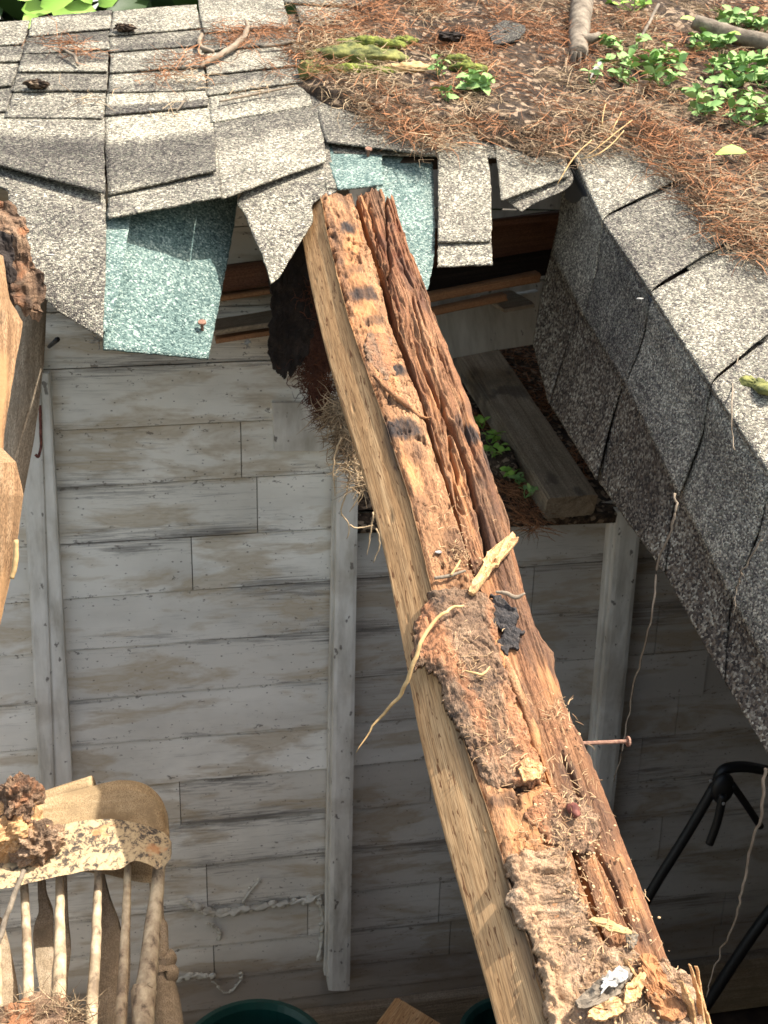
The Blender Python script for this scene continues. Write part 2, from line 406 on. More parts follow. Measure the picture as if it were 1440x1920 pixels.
# ------------------------------------------------------------------ beams (grain along local Y)
def beam(name, A, B, wvec, h, mat, parent=None, ns=60, nw=8, nh=6, rough=.0012, cham=.003, dark=None, sd=0, ragged=0.0):
    """A,B = left edge of the top face (far and near), wvec = to its right edge, h = depth below"""
    A, B, wv = map(lambda q: np.asarray(q, float), (A, B, wvec))
    ya = B - A; L = np.linalg.norm(ya); ya = ya / L
    xa = wv - ya * (wv @ ya); wd = np.linalg.norm(xa); xa /= wd
    za = np.cross(xa, ya)
    if za[2] < 0 : za = -za
    flip = np.cross(xa, ya) @ za < 0
    # profile loop
    xs = []; zs = []
    for t in np.linspace(0, 1, nw + 1): xs.append(t * wd); zs.append(0)
    for t in np.linspace(0, 1, nh + 1)[1:]: xs.append(wd); zs.append(-t * h)
    for t in np.linspace(1, 0, nw + 1)[1:]: xs.append(t * wd); zs.append(-h)
    for t in np.linspace(1, 0, nh + 1)[1:-1]: xs.append(0); zs.append(-t * h)
    xs = np.array(xs); zs = np.array(zs)
    ex = np.minimum(xs, wd - xs) < 1e-6; ez = np.minimum(-zs, h + zs) < 1e-6
    cor = ex & ez
    cx = wd / 2; cz = -h / 2
    xs = np.where(cor, xs + np.sign(cx - xs) * cham, xs); zs = np.where(cor, zs + np.sign(cz - zs) * cham, zs)
    n = len(xs); ss = np.linspace(0, L, ns)
    P = np.zeros((ns, n, 3)); P[..., 0] = xs; P[..., 2] = zs; P[..., 1] = ss[:, None]
    nx = (xs - cx) / (wd / 2); nz = (zs - cz) / (h / 2)
    nn = np.stack([np.where(np.abs(nx) >= np.abs(nz), np.sign(nx), 0), np.where(np.abs(nz) > np.abs(nx), np.sign(nz), 0)], -1)
    d = (fbm(P * np.array([140, 14, 140]) + sd * 3.1, sd, 4) - .5) * 2 * rough + (fbm(P * 9 + sd, sd + 3, 2) - .5) * rough * 2
    P[..., 0] += nn[:, 0] * d; P[..., 2] += nn[:, 1] * d
    if ragged:
        e = (fbm(P[-1] * np.array([160, 0, 160]) + sd, sd, 3) - .5) * 2 * ragged; P[-1, :, 1] += e
        e = (fbm(P[0] * np.array([160, 0, 160]) + sd + 5, sd, 3) - .5) * 2 * ragged; P[0, :, 1] += e
    V = P.reshape(-1, 3)
    f = grid_faces(ns, n, 0, True, True).tolist() + [list(range(n)), [(ns - 1) * n + j for j in range(n)][::-1]]
    if flip: f = [q[::-1] for q in f]
    dk = np.zeros(len(V)) if dark is None else dark(V, L)
    mw = Matrix([[xa[0], ya[0], za[0], A[0]], [xa[1], ya[1], za[1], A[1]], [xa[2], ya[2], za[2], A[2]], [0, 0, 0, 1]])
    if flip: f = [q for q in f]
    return mesh(name, V, f, mat, parent, False, {'dark': dk, 'tone': np.zeros(len(V))}, mw)

# ================================================================== SETTING
WALLY = 1.75
FLZ = -1.95
def box(name, lo, hi, mat, parent=None):
    x0, y0, z0 = lo; x1, y1, z1 = hi
    v = [(x0, y0, z0), (x1, y0, z0), (x1, y1, z0), (x0, y1, z0), (x0, y0, z1), (x1, y0, z1), (x1, y1, z1), (x0, y1, z1)]
    f = [[0, 3, 2, 1], [4, 5, 6, 7], [0, 1, 5, 4], [1, 2, 6, 5], [2, 3, 7, 6], [3, 0, 4, 7]]
    return mesh(name, v, f, mat, parent, False)
n = 60
gx = np.linspace(-60, 60, n); G = np.stack(np.meshgrid(gx, gx), -1)
V = np.concatenate([G, np.full((n, n, 1), FLZ - .06)], -1)
V[..., 2] += (fbm(V * .7, 3, 3) - .5) * .04
tag(mesh('ground', V.reshape(-1, 3), grid_faces(n, n), M['ground']), kind='structure')
box('floor', (-1.9, -1.2, FLZ - .02), (-.25, 1.74, FLZ), M['floor'])['kind'] = 'structure'  # pale unseen half, added to bounce sunlight onto the left wall
box('floor', (-.249, -1.2, FLZ - .02), (2.3, 1.74, FLZ), M['deck'])['kind'] = 'structure'  # dark half, so little light bounces into the right bay

# ------------------------------------------------------------------ plank wall
def wz(px, py):
    p = onY(px, py, WALLY); return p[0], p[2]
seams_px = [((430, 427), (500, 419)), ((90, 588), (495, 568)), ((82, 695), (495, 672)), ((82, 810), (450, 787)), ((95, 918), (630, 882)),
            ((105, 1022), (625, 988)), ((117, 1124), (625, 1085)), ((125, 1220), (625, 1180)), ((133, 1312), (622, 1272)), ((138, 1397), (620, 1358)),
            ((190, 1477), (617, 1437)), ((320, 1547), (617, 1520)), ((305, 1627), (612, 1595)), ((310, 1705), (600, 1676)), ((310, 1777), (595, 1752)), ((310, 1842), (600, 1815))]
lines = []
for a, b in seams_px:
    (xa, za), (xb, zb) = wz(*a), wz(*b); s = (zb - za) / (xb - xa); s = 0.6 * s + 0.4 * 0.012
    xm, zm = (xa + xb) / 2, (za + zb) / 2
    lines.append((zm - s * xm, s))
lines.append((lines[-1][0] - .075, .0)); lines.append((lines[-1][0] - .09, 0))
top = (lines[0][0] + .12, 0.0)
lines = [top] + lines
wall = empty('plank_wall', (0.3, WALLY, FLZ), 'white painted horizontal board wall with peeling paint and brown damp stains, seen through the broken roof', 'wall')
joints = {4: [452], 6: [360], 13: [388], 14: [577], 3: [], 8: [], 9: [], 10: []}
def wall_boards():
    mb = MB(); uvs = []; 
    for i in range(len(lines) - 1):
        (a0, s0), (a1, s1) = lines[i], lines[i + 1]
        cuts = [-1.35, 2.3]
        if i in joints:
            py = 0
            for jx in joints[i]:
                zc = (a0 + a1) / 2
                lo, hi = -.5, .6
                p = [onY(jx, yy, WALLY) for yy in (420, 1900)]
                t = (zc - p[0][2]) / (p[1][2] - p[0][2]); cuts.append(p[0][0] + t * (p[1][0] - p[0][0]))
        r = random.random
        cuts.append(.32 + .42 * r()); cuts.append(.9 + .5 * r()); cuts.append(-.5 - .4 * r())
        if i not in joints and r() < .3: cuts.append(-.1 + .3 * r())
        cuts.sort()
        for c0, c1 in zip(cuts[:-1], cuts[1:]):
            segs = [(c0, c1)]
            for x0, x1 in segs:
                nu = max(3, int((x1 - x0) / .02)); nv = 6
                xs = np.linspace(x0 + .0008, x1 - .0008, nu)
                zt = a0 + s0 * xs - .0018; zb = a1 + s1 * xs + .0006
                maxz = np.where(xs > .285, -.665, 9)
                yy = (random.random() - .5) * .003
                Gd = np.zeros((nv, nu, 3)); t = np.linspace(0, 1, nv)[:, None]
                Gd[..., 0] = xs; Gd[..., 2] = np.minimum(zt * (1 - t) + zb * t, maxz)
                # lapped slightly: lower edge proud
                Gd[..., 1] = WALLY + yy - .004 * t + .0016 * np.sin(math.pi * t) * (random.random() - .3) + (fbm(Gd * np.array([5, 1, 20]) + i, i, 2) - .5) * .003
                B = Gd.copy(); B[..., 1] += .015
                Vv = np.concatenate([Gd.reshape(-1, 3), B.reshape(-1, 3)]); Mn = nv * nu
                ff = grid_faces(nv, nu, 0, True).tolist() + grid_faces(nv, nu, Mn, False).tolist()
                for ix, fp in ((list(range(nu)), 1), ([(nv - 1) * nu + j for j in range(nu)], 0), ([k * nu for k in range(nv)], 0), ([k * nu + nu - 1 for k in range(nv)], 1)):
                    for a, b in zip(ix[:-1], ix[1:]):
                        q = [a, b, b + Mn, a + Mn]; ff.append(q if fp else q[::-1])
                if (Gd[..., 2].max() - Gd[..., 2].min()) < .012: continue
                tone = random.random()
                if x1 > .3 and a0 > -.66: pass
                mb.add(Vv, ff, tone)
                uu = np.stack([np.broadcast_to(xs, (nv, nu)) + tone * 7, np.broadcast_to(t, (nv, nu))], -1).reshape(-1, 2)
                uvs.append(uu); uvs.append(uu)
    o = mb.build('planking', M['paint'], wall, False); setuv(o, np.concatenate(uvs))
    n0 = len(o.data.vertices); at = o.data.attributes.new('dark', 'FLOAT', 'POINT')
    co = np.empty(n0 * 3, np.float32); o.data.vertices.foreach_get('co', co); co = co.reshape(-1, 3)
    d = np.maximum(sst(-co[:, 2], 1.58, 1.72) * .75, sst(co[:, 0] + (fbm(co * 6, 5, 3) - .5) * .15, .27, .34) * .42)  # right bay boards coloured darker to stand in for interior shade
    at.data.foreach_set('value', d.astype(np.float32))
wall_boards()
box('backing', (-1.35, WALLY + .016, FLZ), (2.3, WALLY + .03, -.68), M['deck'], wall)
box('backing', (-1.35, WALLY + .016, -.68), (.285, WALLY + .03, .0), M['deck'], wall)
def stud(pts, name='stud', proud=.034, mat='trim', sd=0, label=None):
    """pts: (left px, right px) at top and bottom on the plane of the stud's face"""
    (l0, r0, y0), (l1, r1, y1) = pts
    A = onY(l0, y0, WALLY - proud); A2 = onY(r0, y0, WALLY - proud); B = onY(l1, y1, WALLY - proud); B2 = onY(r1, y1, WALLY - proud)
    G = np.zeros((50, 7, 3)); t = np.linspace(0, 1, 50)[:, None, None]; u = np.linspace(0, 1, 7)[None, :, None]
    G = (A * (1 - u) + A2 * u) * (1 - t) + (B * (1 - u) + B2 * u) * t
    G[..., 1] += (fbm(G * 40 + sd, sd, 3) - .5) * .003
    G[:, 0, 1] += .002; G[:, -1, 1] += .002
    V, f = [], []
    Bk = G.copy(); Bk[..., 1] = WALLY - .004
    nv, nu = 50, 7; Mn = nv * nu
    V = np.concatenate([G.reshape(-1, 3), Bk.reshape(-1, 3)])
    f = grid_faces(nv, nu, 0, True).tolist() + grid_faces(nv, nu, Mn).tolist()
    for ix, fp in ((list(range(nu)), 1), ([(nv - 1) * nu + j for j in range(nu)], 0), ([k * nu for k in range(nv)], 0), ([k * nu + nu - 1 for k in range(nv)], 1)):
        for a, b in zip(ix[:-1], ix[1:]):
            q = [a, b, b + Mn, a + Mn]; f.append(q if fp else q[::-1])
    return mesh(name, V, f, M[mat], wall, False, {'dark': np.zeros(len(V)), 'tone': np.zeros(len(V))})
stud([(30, 72, 640), (78, 104, 1560)], proud=.036, sd=1)
stud([(73, 92, 700), (105, 140, 1560)], proud=.030, sd=2)
stud([(634, 674, 790), (616, 656, 1858)], proud=.040, sd=3)
stud([(626, 634, 860), (608, 616, 1830)], proud=.022, sd=4)
stud([(1160, 1205, 960), (1103, 1143, 1600)], proud=.040, sd=5)
stud([(1146, 1160, 960), (1092, 1103, 1600)], proud=.024, sd=6)
stud([(511, 632, 756), (515, 628, 846)], 'block', proud=.020, sd=7)
# sill beam at foot of the wall
A = onY(150, 1880, WALLY - .02)
o = beam('sill_beam', (-1.3, WALLY - .03, -1.80), (2.2, WALLY - .03, -1.78), (0, .03, 0), .15, M['wood_grey'], wall, 80)
# cured foam beads squeezed out along a seam
def foam(pts, r, sd):
    mb = MB()
    P = [onY(x, y, WALLY - .008) for x, y in pts]
    C = catmull(P, 70 if r > .009 else 30)
    V, f = tube(C, r * .62, 120, 12, 0, sd, .6); V = V + (fbm(V * 90, sd, 4)[:, None] - .5) * r * 1.5; mb.add(V, f)
    C = C[::4]
    for k, c in enumerate(C):
        rr = r * (0.4 + .5 * random.random())
        V, f = blob(c + (rng.random(3) - .5) * np.array([.008, .004, .012]), (rr * 1.2, rr * .7, rr), 10, 7, .25, sd + k)
        mb.add(V, f)
    return mb.build('foam_bead', M['foam'], wall)
def blob(c, r, nu=12, nv=8, amp=.2, sd=0, fr=3.0):
    th = np.linspace(0, 2 * math.pi, nu, endpoint=False); ph = np.linspace(0, math.pi, nv + 2)[1:-1]
    D = np.stack([np.sin(ph)[:, None] * np.cos(th), np.sin(ph)[:, None] * np.sin(th), np.cos(ph)[:, None] + 0 * th], -1).reshape(-1, 3)
    D = np.concatenate([D, [[0, 0, 1.], [0, 0, -1.]]])
    k = 1 + amp * 2 * (fbm(D * fr * .5 + sd * 1.7 + 10, sd, 3) - .5)
    V = np.asarray(c) + D * k[:, None] * np.asarray(r)
    f = grid_faces(nv, nu, 0, True, True).tolist()
    t = nv * nu
    f += [[t, j, (j + 1) % nu] for j in range(nu)] + [[t + 1, (nv - 1) * nu + (j + 1) % nu, (nv - 1) * nu + j] for j in range(nu)]
    return V, [q[::-1] for q in f] if False else f
foam([(350, 1692), (385, 1708), (420, 1712), (450, 1705), (500, 1698), (560, 1690), (600, 1680)], .011, 1)
foam([(455, 1690), (470, 1670), (485, 1652)], .005, 40)
foam([(600, 1690), (605, 1740), (598, 1800)], .008, 70)
foam([(330, 1835), (365, 1828), (400, 1830)], .008, 90)
foam([(390, 1730), (410, 1745), (412, 1760)], .005, 120)
foam([(400, 1840), (425, 1862), (450, 1840), (455, 1825)], .004, 150)

# ledge of debris above the right half of the wall, with what stands behind it
def ledge_z(x, y): return -.675 + (y - 1.72) * .27
ns, nx_ = 70, 60
X, Yy = np.meshgrid(np.linspace(.285, 1.5, nx_), np.linspace(1.715, 2.42, ns))
P = np.stack([X, Yy, ledge_z(X, Yy)], -1); P[..., 2] += (fbm(P * 22, 5, 4) - .4) * .035 * sst(Yy, 1.72, 1.78)
V, f = sheet(P[::-1], .02)
tag(mesh('litter_ledge', V, f, M['soil'], None, True), 'dark ledge of rotted litter on top of the wall beside the loose grey timber', 'ledge')
bw = empty('rear_boarding', (.9, 2.42, FLZ), 'pale plain boarding in shade far behind the litter ledge, under the roof', 'boarding')
for k in range(3):
    z0 = -.52 + k * .16
    box('board', (-.1, 2.44, z0 + .002), (2.2, 2.455, z0 + .158), M['trim'], bw)

# added wall out of view, keeps daylight out of the right corner
rw = empty('light_blocking_wall', (2.3, .3, FLZ), 'unseen board wall added to keep the right corner dark', 'wall')
for k in range(14):
    box('board', (2.30, -1.2, FLZ + k * .13), (2.32, 1.76, FLZ + k * .13 + .127), M['wood_grey'], rw)

# ================================================================== REMAINING ROOF
roof = empty('shingle_roof', (0.6, 1.6, -.06), 'weathered asphalt shingle roof with a broken lower edge of curled and torn shingles', 'roof')
def RP(x, y, h=0.0):          # point on roof plane by plan position
    z = (PF @ RN - RN[0] * x - RN[1] * y) / RN[2]
    return np.array([x, y, z]) + RN * h
def slab_roof(name, poly, h, th, mat):
    n = len(poly); T = [RP(x, y, h) for x, y in poly]; B = [RP(x, y, h - th) for x, y in poly]
    f = [list(range(n)), list(range(n, 2 * n))[::-1]] + [[i, i + n, (i + 1) % n + n, (i + 1) % n] for i in range(n)]
    return mesh(name, np.array(T + B), f, mat, roof, False)
slab_roof('deck_or_blocker', [(-.9, 1.56), (.18, 1.56), (.18, 2.0), (-.9, 1.93)], -.012, .016, M['deck'])
slab_roof('deck_or_blocker', [(.1801, 1.57), (.60, 1.66), (.639, 2.3), (.1801, 2.06)], -.012, .016, M['deck'])
slab_roof('deck_or_blocker', [(.64, .2), (2.7, .2), (2.7, 2.8), (.64, 2.3)], -.014, .016, M['deck'])
slab_roof('deck_or_blocker', [(-2.2, -1.6), (2.7, -1.6), (2.7, .199), (-2.2, .199)], -.014, .016, M['deck'])  # near slab out of view, added to block sky light on the wall
slab_roof('deck_or_blocker', [(-2.2, .1991), (.50, .1991), (.50, .30), (-2.2, .30)], -.014, .016, M['deck'])  # another unseen slab added as a sky light blocker
slab_roof('deck_or_blocker', [(-.22, .3001), (.50, .3001), (.50, .48), (-.22, .48)], -.014, .016, M['deck'])  # added blocker that darkens the right bay
slab_roof('deck_or_blocker', [(-2.2, .3001), (-1.1, .3001), (-1.1, 1.55), (-2.2, 1.55)], -.014, .016, M['deck'])  # unseen left slab, added to block sky light from the side

sh_n = [0]
def shingle(rows, tone=.5, mat='shingle', th=.0026, nu=26, nv=26, label=None, jag=.0018, wav=.0012, tones=None, name='shingle', parent=None, pts=None):
    """rows: (xl,yl,xr,yr,hl,hr) photo-space edge points with height above the roof plane; loft from top row to bottom row"""
    sh_n[0] += 1; sd = sh_n[0] * 7
    if pts is None: pts = [[onR(a, b, hl), onR(c, d, hr)] for a, b, c, d, hl, hr in rows]
    K = np.array(pts)                                   # (r, k, 3)
    C = catmull(K, nv)                                  # along
    C2 = catmull(np.swapaxes(C, 0, 1), nu) if K.shape[1] > 2 else catmull(np.swapaxes(C, 0, 1), nu)
    G = np.swapaxes(C2, 0, 1)
    V, f = sheet(G, th, jag, wav, sd)
    if tones is None: tn = np.full((nv, nu), tone)
    else:
        t = np.linspace(0, 1, nv); tn = np.interp(t, [a for a, _ in tones], [b for _, b in tones])[:, None] * np.ones((1, nu))
    tn = np.concatenate([tn.ravel()] * 2)
    o = mesh(name, V, f, M[mat], parent or roof, True, {'tone': tn})
    if label: o['label'] = label
    return o
# column edges (photo x as a function of photo y)
def edge(pts):
    ys = [p[1] for p in pts]; xs = [p[0] for p in pts]
    return lambda y: float(np.interp(y, ys, xs))
E0 = edge([(62, 20), (52, 65), (35, 130), (12, 200), (-10, 260), (-25, 330)])
EA = edge([(214, 5), (206, 60), (205, 130), (195, 215), (197, 300), (202, 410)])
EB = edge([(368, 0), (378, 60), (384, 120), (390, 200), (404, 300), (414, 372)])
EC = edge([(520, -30), (530, 0), (548, 60), (565, 120), (590, 200), (612, 300)])
def column(EL, ER, butts, top, tones, gap=1.2):
    """butts: list of (yl, yr); every course tucks under the one above it"""
    prev = top; EL0, ER0 = EL, ER
    for i, (yl, yr) in enumerate(butts):
        t = tones[i % len(tones)]; ja, jb = random.uniform(-2.5, 2.5), random.uniform(-2.5, 2.5)
        EL = lambda y, ja=ja: EL0(y) + ja
        ER = lambda y, jb=jb: ER0(y) + jb
        yl += random.uniform(-2, 2); yr += random.uniform(-2, 2)
        pl, pr = prev
        ex = 34 if i else 0
        lift = .0018 + random.random() * .0022
        yL0, yR0 = pl - ex, pr - ex
        ym = ((yl + pl) / 2, (yr + pr) / 2)
        b = i * 0
        rows = [(EL(yL0) + gap, yL0, ER(yR0) - gap, yR0, -.0035, -.0035),
                (EL(ym[0]) + gap, ym[0], ER(ym[1]) - gap, ym[1], .0005, .0005),
                (EL(yl) + gap + random.uniform(-2, 2), yl, ER(yr) - gap + random.uniform(-2, 2), yr, lift, lift + .001)]
        shingle(rows, tones=t if isinstance(t, list) else None, tone=t if not isinstance(t, list) else 0)
        prev = (yl, yr)
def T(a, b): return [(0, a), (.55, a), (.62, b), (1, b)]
Em = edge([(-60, 20), (-60, 400)])
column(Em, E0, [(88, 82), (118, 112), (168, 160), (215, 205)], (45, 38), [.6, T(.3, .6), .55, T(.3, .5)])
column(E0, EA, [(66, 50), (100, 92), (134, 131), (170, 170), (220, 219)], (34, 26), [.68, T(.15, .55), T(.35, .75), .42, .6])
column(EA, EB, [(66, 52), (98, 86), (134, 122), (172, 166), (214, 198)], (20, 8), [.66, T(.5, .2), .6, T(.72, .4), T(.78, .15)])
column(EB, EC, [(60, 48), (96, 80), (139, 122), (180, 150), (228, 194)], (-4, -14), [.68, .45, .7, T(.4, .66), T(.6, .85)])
# last courses at the broken edge, lifted and bent
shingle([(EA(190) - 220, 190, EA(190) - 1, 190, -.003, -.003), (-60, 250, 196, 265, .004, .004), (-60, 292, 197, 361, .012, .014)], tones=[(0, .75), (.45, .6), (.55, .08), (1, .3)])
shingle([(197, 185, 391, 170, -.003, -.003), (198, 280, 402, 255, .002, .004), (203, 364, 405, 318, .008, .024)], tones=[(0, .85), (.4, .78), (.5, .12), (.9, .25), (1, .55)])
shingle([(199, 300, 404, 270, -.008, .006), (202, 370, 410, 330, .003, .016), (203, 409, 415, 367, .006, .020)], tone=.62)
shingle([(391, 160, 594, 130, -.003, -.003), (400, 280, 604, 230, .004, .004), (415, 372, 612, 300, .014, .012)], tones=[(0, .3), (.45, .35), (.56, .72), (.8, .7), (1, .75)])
shingle([(590, 175, 700, 190, -.002, -.002), (600, 225, 770, 240, .006, .006), (612, 265, 812, 290, .010, .012)], tones=[(0, .6), (.6, .4), (1, .5)], label='small grey shingle over the teal backed flap')
# curled shingle at far left
shingle([(-5, 300, 198, 330, -.004, -.004), (12, 350, 199, 430, 0, .0), (28, 440, 197, 510, -.008, -.010), (60, 530, 194, 590, -.022, -.028), (110, 585, 192, 634, -.034, -.040)], tones=[(0, .7), (.3, .45), (.55, .62), (1, .5)], label='large curled grey shingle with rounded lower edge', nu=34, nv=40)
shingle([(-40, 300, 16, 318, -.004, -.004), (-40, 330, 17, 356, .002, .002)], tone=.6)
# teal flap
shingle([(200, 380, 450, 340, -.014, -.030), (199, 470, 438, 430, -.020, -.070), (197, 560, 415, 550, -.034, -.088), (194, 655, 391, 672, -.055, -.095)], mat='teal', tone=.55, label='large teal granule flap hanging below the left shingles', nu=40, nv=40)
shingle([(198, 395, 246, 385, -.006, -.008), (196, 480, 236, 470, -.011, -.012), (195, 560, 220, 560, -.024, -.025), (194, 622, 200, 618, -.038, -.038)], mat='teal', tone=.7, label='narrow pale strip along the edge of the teal flap')
# diamond shaped torn piece
shingle([(478, 330, 606, 290, .002, .002), (446, 376, 634, 352, -.002, .001), (458, 400, 588, 380, -.008, -.006), (474, 438, 586, 415, -.014, -.012), (492, 480, 558, 462, -.024, -.022), (509, 532, 524, 520, -.036, -.036)], tones=[(0, .5), (.3, .6), (.8, .72), (1, .85)], label='torn grey shingle ending in a long point', nv=44)
shingle([(590, 250, 615, 262, .001, .001), (604, 300, 622, 300, .0, .0), (612, 352, 634, 352, .003, .003)], tone=.55)
# teal piece over the rafter head
shingle([(605, 255, 720, 255, -.004, -.004), (615, 300, 716, 300, 0, .0), (634, 355, 718, 346, .004, .004)], mat='teal', tone=.62, label='teal flap lying over the rafter head')
shingle([(694, 258, 812, 276, -.008, -.012), (700, 330, 813, 330, -.010, -.018), (716, 420, 815, 425, -.022, -.026), (750, 490, 813, 488, -.034, -.036), (793, 545, 802, 543, -.046, -.046)], mat='teal', tone=.68, label='long pale teal flap hanging right of the rafter', nv=40)
# long vertical tab
shingle([(816, 238, 884, 244, .004, .004), (820, 300, 915, 300, .0, .0), (822, 400, 922, 400, -.012, -.014), (821, 453, 920, 452, -.018, -.022)], tones=[(0, .75), (.5, .68), (1, .7)], label='long narrow shingle tab hanging straight down', nv=40)
shingle([(822, 430, 921, 430, -.020, -.024), (821, 500, 923, 495, -.028, -.032)], tone=.72, label='lower end of the long hanging tab')
# ragged piece left of the right hand edge
shingle([(925, 262, 1056, 262, .000, .000), (933, 310, 1062, 300, .002, .002), (940, 375, 1068, 328, .005, .003)], tone=.72)
shingle([(938, 335, 1064, 300, -.004, -.004), (950, 372, 1071, 345, -.008, -.006), (978, 396, 1000, 382, -.011, -.010)], tone=.45)

# ---- right: shingles that bend over the edge of the hole
def FX(px, py, x): return onX(px, py, x)
def bend(ins_a, edge_a, bot_a, ins_b, edge_b, bot_b, xm, tone, extra=0.0, label=None, mat='shingle'):
    """side a is the uphill side, side b the downhill side"""
    rows = []
    def chain(ins, ed, bot):
        pi = onR(ins[0], ins[1], .004 + extra); pe = onR(ed[0], ed[1], .006 + extra)
        pb = FX(bot[0], bot[1], xm)
        q = pe * .25 + pi * .75
        q2 = pe * .93 + pi * .07 + RN * .002
        k1 = pe * .88 + pb * .12 + np.array([.002, 0, 0]); k2 = pe * .5 + pb * .5 + np.array([.006, 0, 0])
        return [pi, q, q2, k1, k2, pb]
    a = chain(ins_a, edge_a, bot_a); b = chain(ins_b, edge_b, bot_b)
    pts = [[x, y] for x, y in zip(a, b)]
    return shingle(None, pts=pts, tone=tone, nv=60, nu=30, label=label, wav=.002, mat=mat)
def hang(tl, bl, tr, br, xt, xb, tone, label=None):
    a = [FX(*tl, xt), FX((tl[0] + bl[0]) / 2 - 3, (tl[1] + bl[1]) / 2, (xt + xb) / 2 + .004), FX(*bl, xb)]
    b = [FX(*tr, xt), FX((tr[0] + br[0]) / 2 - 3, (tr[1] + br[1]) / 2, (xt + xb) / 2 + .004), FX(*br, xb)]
    return shingle(None, pts=[[x, y] for x, y in zip(a, b)], tone=tone, nv=40, nu=24, label=label, wav=.002, mat='shingle_dark')  # lower layer: rusty brown, also darkened in colour to look shaded
def dark_backing(pts, name='seam_backing'):  # black sheet added behind the shingles so the seams look dark
    G = np.swapaxes(catmull(np.swapaxes(catmull(np.array(pts), 40), 0, 1), 8), 0, 1)
    V, f = sheet(G, .001); return mesh(name, V, f, M['black'], roof, True)
dark_backing([[onR(1062, 300, -.004), FX(1056, 450, .606)], [onR(1215, 550, -.004), FX(1165, 690, .606)], [onR(1330, 722, -.004), FX(1268, 890, .606)], [onR(1600, 1130, -.004), FX(1500, 1320, .606)]])
dark_backing([[FX(1048, 440, .606), FX(1012, 630, .580)], [FX(1170, 680, .606), FX(1125, 870, .580)], [FX(1270, 880, .606), FX(1245, 1040, .586)], [FX(1500, 1320, .606), FX(1490, 1470, .590)]])
bend((1240, 235), (1058, 255), (1036, 478), (1290, 325), (1130, 408), (1092, 592), .583, .62)
bend((1400, 302), (1131, 409), (1093, 593), (1450, 400), (1221, 541), (1171, 722), .583, .38)
bend((1560, 389), (1223, 544), (1173, 723), (1600, 500), (1334, 712), (1271, 928), .581, .60, .0015)
bend((1640, 495), (1336, 716), (1273, 930), (1700, 640), (1450, 885), (1368, 1120), .588, .62)
bend((1750, 646), (1452, 889), (1371, 1122), (1900, 820), (1600, 1120), (1500, 1370), .590, .6, .0015)
bend((2000, 820), (1597, 1114), (1497, 1362), (2200, 1200), (1900, 1600), (1750, 1900), .596, .6)
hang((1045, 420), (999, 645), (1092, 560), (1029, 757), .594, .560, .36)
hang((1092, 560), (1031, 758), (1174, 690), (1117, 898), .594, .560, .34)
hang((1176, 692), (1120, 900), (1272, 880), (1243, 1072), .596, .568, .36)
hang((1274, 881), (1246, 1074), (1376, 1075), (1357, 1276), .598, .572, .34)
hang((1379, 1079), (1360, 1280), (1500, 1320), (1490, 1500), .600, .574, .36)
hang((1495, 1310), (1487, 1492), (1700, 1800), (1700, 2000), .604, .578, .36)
# broad shingles farther right, under the litter and beyond the frame
def course(x0, x1, y0, y1, h, tone):
    shingle(None, pts=[[RP(x0, y1, h - .004), RP(x1, y1, h - .004)], [RP(x0, y0, h + .002), RP(x1, y0, h + .002)]], tone=tone, nv=10, nu=30)
for k in range(9):
    y1 = 2.35 - k * .1
    course(.66 + (.1 * (k % 2)), 2.6, y1 - .115, y1, .000, .4 + .3 * random.random())
for k in range(24):
    y1 = 1.45 - k * .12
    course(.675 + .02 * (k % 2), 2.65, y1 - .135, y1, -.001, .4 + .3 * random.random())
for k in range(6):
    y1 = 2.22 - k * .1
    course(.215 + .02 * (k % 2), .66, y1 - .115, y1, -.002, .45 + .3 * random.random())
# nails in the shingles
for (x, y, h, lb) in ((690, 290, .002, 'rusty nail standing in the upper teal flap'), (379, 615, -.084, 'rusty nail head in the lower corner of the teal flap')):
    p = onR(x, y, h)
    V, f = tube([p - RN * .01, p + RN * .008], [.0022, .0022], 4, 8)
    mb = MB(); mb.add(V, f)
    V, f = tube([p + RN * .008, p + RN * .010], [.0055, .005], 3, 12); mb.add(V, f)
    o = mb.build('nail', M['rust'], roof, False); o['label'] = lb

# ================================================================== THE ROTTEN RAFTER
raf = empty('rotten_rafter', RP(.25, 1.0, -.12), 'rotten double board rafter with split, furrowed top running from the roof edge to the foreground', 'rafter')
XA = np.array([1.0, 0, 0]) - AX * AX[0]; XA /= np.linalg.norm(XA)
ZA = RN
P0 = onR(608, 372)
P0 = P0 - AX * 0.0
MWR = Matrix([[XA[0], AX[0], ZA[0], P0[0]], [XA[1], AX[1], ZA[1], P0[1]], [XA[2], AX[2], ZA[2], P0[2]], [0, 0, 0, 1]])
def us(px, py, h=0.0):                    # photo point -> rafter plane coordinates
    q = onR(px, py, h) - P0
    return q @ XA, q @ AX
def RW(u, s, v=0.0): return P0 + XA * u + AX * s + ZA * v
LR = 1.30
ky = lambda pts: (lambda s: np.interp(s, [us(*p)[1] for p in pts], [us(*p)[0] for p in pts]))
leftE = ky([(604, 378), (612, 430), (634, 520), (655, 600), (690, 700), (722, 790), (745, 860), (770, 940), (795, 1045), (815, 1130), (842, 1260), (870, 1390), (915, 1520), (950, 1640), (990, 1760), (1032, 1900)])
crackL = ky([(662, 372), (685, 450), (712, 520), (728, 600), (762, 690), (790, 760), (808, 830), (838, 920), (866, 1010), (885, 1075), (920, 1160), (950, 1240), (975, 1320), (1005, 1410), (1040, 1500), (1085, 1640), (1130, 1775), (1165, 1900)])
crackR = ky([(667, 356), (698, 450), (730, 540), (744, 600), (773, 690), (800, 770), (816, 830), (846, 920), (872, 1010), (892, 1075), (926, 1160), (958, 1240), (988, 1320), (1014, 1410), (1046, 1500), (1102, 1640), (1142, 1775), (1172, 1900)])
